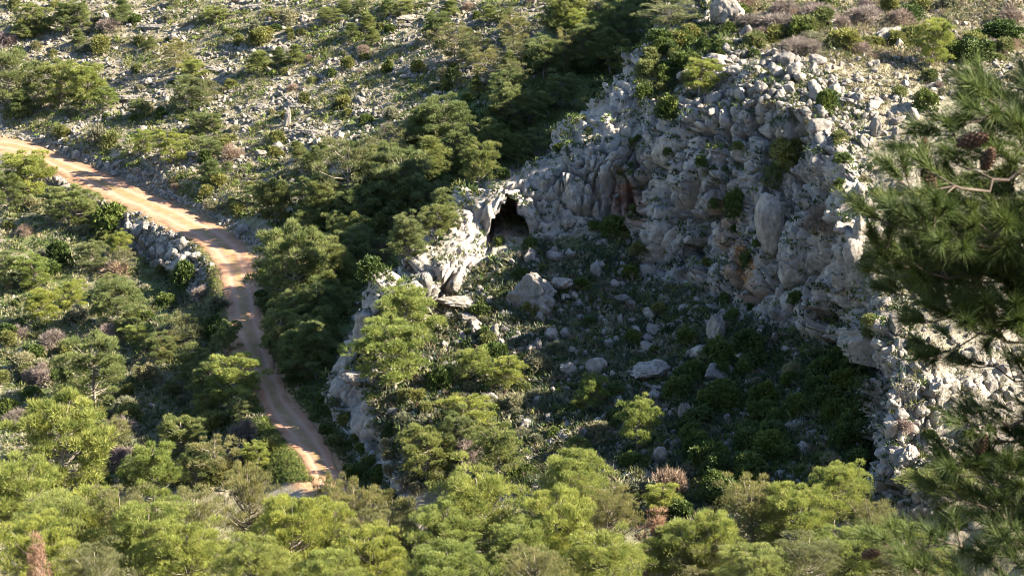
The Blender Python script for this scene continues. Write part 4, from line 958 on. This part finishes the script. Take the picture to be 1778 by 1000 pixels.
    for k in range(70):
        t = (k + .5) / 70; an = k * 2.39996; rr_ = .022 * math.sin(math.pi * (.08 + .88 * t)) ** .8 + .002
        c = np.array([rr_ * math.cos(an), rr_ * math.sin(an), .085 * (t - .5)]); o_ = np.array([math.cos(an), math.sin(an), .6]); o_ /= np.linalg.norm(o_); sd = np.array([-math.sin(an), math.cos(an), 0])
        v = np.array([c - o_ * .008 - sd * .007, c - o_ * .008 + sd * .007, c + o_ * .006 + sd * .005, c + o_ * .006 - sd * .005, c + o_ * .004 - np.array([0, 0, .007])])
        sv.append(v); sf.append(np.array([[0, 1, 2], [0, 2, 3], [0, 4, 1], [1, 4, 2], [2, 4, 3], [3, 4, 0]]) + 5 * k)
    cv, cf = ICO[2]; core = cv * np.array([.019, .019, .042])
    CV, CF = join([(np.concatenate(sv), np.concatenate(sf)), (core, cf)])
    cme = mesh_data('pine_cone', CV, CF, M['cone'])
    for a, b_, y, tl in ((1690, 243, 6.3, 1.3), (1716, 276, 6.2, .25), (1605, 254, 6.4, .2), (1512, 961, 5.85, 1.2), (1704, 770, 6.4, .3), (1604, 978, 5.9, 1.0), (1702, 146, 6.9, .3), (1612, 312, 6.3, .5)):
        c_ = bpy.data.objects.new('pine_cone', cme); COL.objects.link(c_); c_.parent = root
        c_.location = (np.array(at_y(a, b_, y)) - O).tolist(); c_.rotation_euler = (.2, 1.35, .2) if a in (1690, 1512, 1604) else (tl, tl * .7, a); c_.scale = ((.62,) * 3 if a < 1606 else (.8,) * 3) if a != 1690 else (.9, .9, 1.1)
    register(root, 'near', '', 'dark green pine with brown cones close to the viewer at the right edge', 'pine trees of the valley', 8)
near_pine()

# ------------------------------------------------------------------ the old tyre on the slope
def tyre():
    p, n = hit(251, 196); R, r = .36, .12; V, Fa = [], []; nu, nv = 48, 14
    for i in range(nu):
        for j in range(nv):
            a, c_ = 2 * math.pi * i / nu, 2 * math.pi * j / nv
            rr_ = r * (1 + (.07 if (i % 2 and abs(math.cos(c_)) > .5 and math.cos(c_) > 0) else 0)) * (1 - .18 * max(0, -math.cos(c_)))
            V.append(((R + rr_ * math.cos(c_)) * math.cos(a), (R + rr_ * math.cos(c_)) * math.sin(a), 1.1 * rr_ * math.sin(c_)))
            Fa.append((i * nv + j, ((i + 1) % nu) * nv + j, ((i + 1) % nu) * nv + (j + 1) % nv, i * nv + (j + 1) % nv))
    m_, nt, b = mat('old_rubber', .7); g = NT(nt)
    g.link(g.ramp(g.noise(9), (.3, (.012, .012, .013)), (.7, (.04, .037, .035))), b.inputs['Base Color'])
    o = mesh_obj('tyre', V, Fa, m_, True); o.location = (p[0], p[1] - .1, p[2] + .40); o.rotation_euler = (math.radians(68), 0, math.radians(14))
    register(o, 'tyre', '', 'old black tyre standing among dry shrubs on the slope above the track', None, .9)
tyre()

# ------------------------------------------------------------------ what the photograph does not show is left out; the rest is described
bpy.context.view_layer.update()
dg = bpy.context.evaluated_depsgraph_get(); dg.update()
vr = np.random.default_rng(3)
def seen(t):
    obs = [t['o']] if t['o'].type == 'MESH' else [c_ for c_ in t['o'].children if c_.name.startswith('crown')]
    names = {t['o'].name} | {c_.name for c_ in t['o'].children}; nseen = 0; PP = []
    for ob in obs:
        me = ob.data; k = 26
        for i in vr.integers(0, len(me.vertices), k):
            w_ = ob.matrix_world @ me.vertices[int(i)].co; PP.append(w_[:])
            x, y, _ = project(np.array(w_[:]))
            if not (0 < x < 1778 and 0 < y < 1000): continue
            d = (w_ - camv)
            res, loc, nn, fi, hob, mw = SC.ray_cast(dg, camv, d.normalized(), distance=d.length + .05)
            if not res or hob.name in names: nseen += 1
    t['c'] = project(np.mean(PP, 0))[:2]; t['top'] = max(PP, key=lambda a: a[2])
    return nseen
kept, gone = [], 0
for t in THINGS:
    n = seen(t)
    if n >= 2 or t['label']: kept.append(t)
    else:
        for c_ in list(t['o'].children): bpy.data.objects.remove(c_)
        bpy.data.objects.remove(t['o']); gone += 1
THINGS = kept
log('kept', len(THINGS), 'left out', gone)
LANDMARK = [(415, 435, 'the bend of the track'), (60, 262, 'the left end of the track'), (250, 345, 'the straight stretch of track'), (430, 600, 'the narrow shaded track'), (540, 790, 'the lower end of the track'),
    (885, 385, 'the big cave'), (1092, 350, 'the red alcove'), (985, 380, 'the round pale boulder'), (1335, 385, 'the perched cliff boulder'), (690, 485, 'the sunlit rock nose'), (930, 505, 'the broad cracked outcrop'),
    (710, 545, 'the pine on the nose'), (251, 187, 'the old tyre'), (505, 465, 'the tall pine by the bend'), (1305, 470, 'the ochre rock stain'), (1258, 12, 'the white limestone block'), (75, 965, 'the reddish dead pine'),
    (818, 782, 'the pinkish bare shrub'), (1614, 76, 'the lone plateau pine'), (500, 205, 'the tall white stone'), (290, 440, 'the stone embankment'), (1310, 613, 'the flat grey boulder'), (1242, 570, 'the rock pinnacle'),
    (1162, 828, 'the brownish bare shrub'), (1122, 925, 'the pinkish dead pine'), (187, 40, 'the rust-red shrub'), (893, 62, 'the sparse pine'), (1050, 65, 'the large gully pine'), (108, 780, 'the pine at the left'), (255, 548, 'the pale lone boulder'),
    (1520, 222, 'the upright plateau boulder'), (1430, 375, 'the grey-pink ledge shrub'), (1107, 735, 'the lone talus pine'), (1505, 720, 'the shaded cliff edge'), (1216, 135, 'the bright cliff-top pine'), (20, 20, 'the upper left corner'), (1500, 300, 'the sunlit cliff brow'), (1700, 30, 'the upper right corner'),
    (720, 310, 'the gully mouth'), (600, 30, 'the middle of the skyline slope'), (800, 180, 'the green patch'), (1400, 900, 'the lower right pines'), (850, 900, 'the lower middle pines'), (300, 930, 'the lower left pines'), (130, 640, 'the left-hand scrub'), (350, 150, 'the mid-slope pine'), (1350, 780, 'the shaded thicket'), (1640, 480, 'the near pine')]
ORD = ['nearest', 'second nearest', 'third nearest', 'fourth nearest', 'fifth nearest', 'sixth nearest', 'seventh nearest', 'eighth nearest', 'ninth nearest', 'tenth nearest', 'eleventh nearest', 'twelfth nearest', 'thirteenth nearest', 'fourteenth nearest', 'fifteenth nearest', 'sixteenth nearest', 'seventeenth nearest', 'eighteenth nearest', 'nineteenth nearest', 'twentieth nearest']
CAT = {'pine': 'pine tree', 'near': 'pine tree', 'shrub': 'shrub', 'rock': 'boulder', 'tyre': 'tyre'}
buckets = {}
for t in THINGS:
    o = t['o']; o['category'] = CAT[t['sort']]
    if t['sort'] == 'rock' and o.name.startswith('rock_outcrop'): o['category'] = 'outcrop'
    if t['group']: o['group'] = t['group']
    if t['label']: o['label'] = t['label']; continue
    x, y = t['c']; best = None
    for a, b_, ph in LANDMARK:
        d = math.hypot(x - a, y - b_)
        if d > 6 and (best is None or d < best[0]): best = (d, x - a, y - b_, ph)
    d, ax, ay, ph = best
    rel = ('right of' if ax > 0 else 'left of') if abs(ax) > abs(ay) else ('below' if ay > 0 else 'above')
    ad = ('sunlit ' if lit(t['top']) else 'shaded ') + t['adj']
    buckets.setdefault((ad, rel, ph), []).append((d, t))
for (ad, rel, ph), L in buckets.items():
    L.sort(key=lambda q: q[0])
    for i, (d, t) in enumerate(L):
        t['o']['label'] = f'{ad} just {rel} {ph}' if len(L) == 1 else f'{ad} {rel} {ph}, {ORD[min(i, 19)]}' if len((ad + rel + ph).split()) < 16 else f'{ad} {rel} {ph} {i + 1}'
log('labelled', len(THINGS), 'largest bucket', max(len(v) for v in buckets.values()))
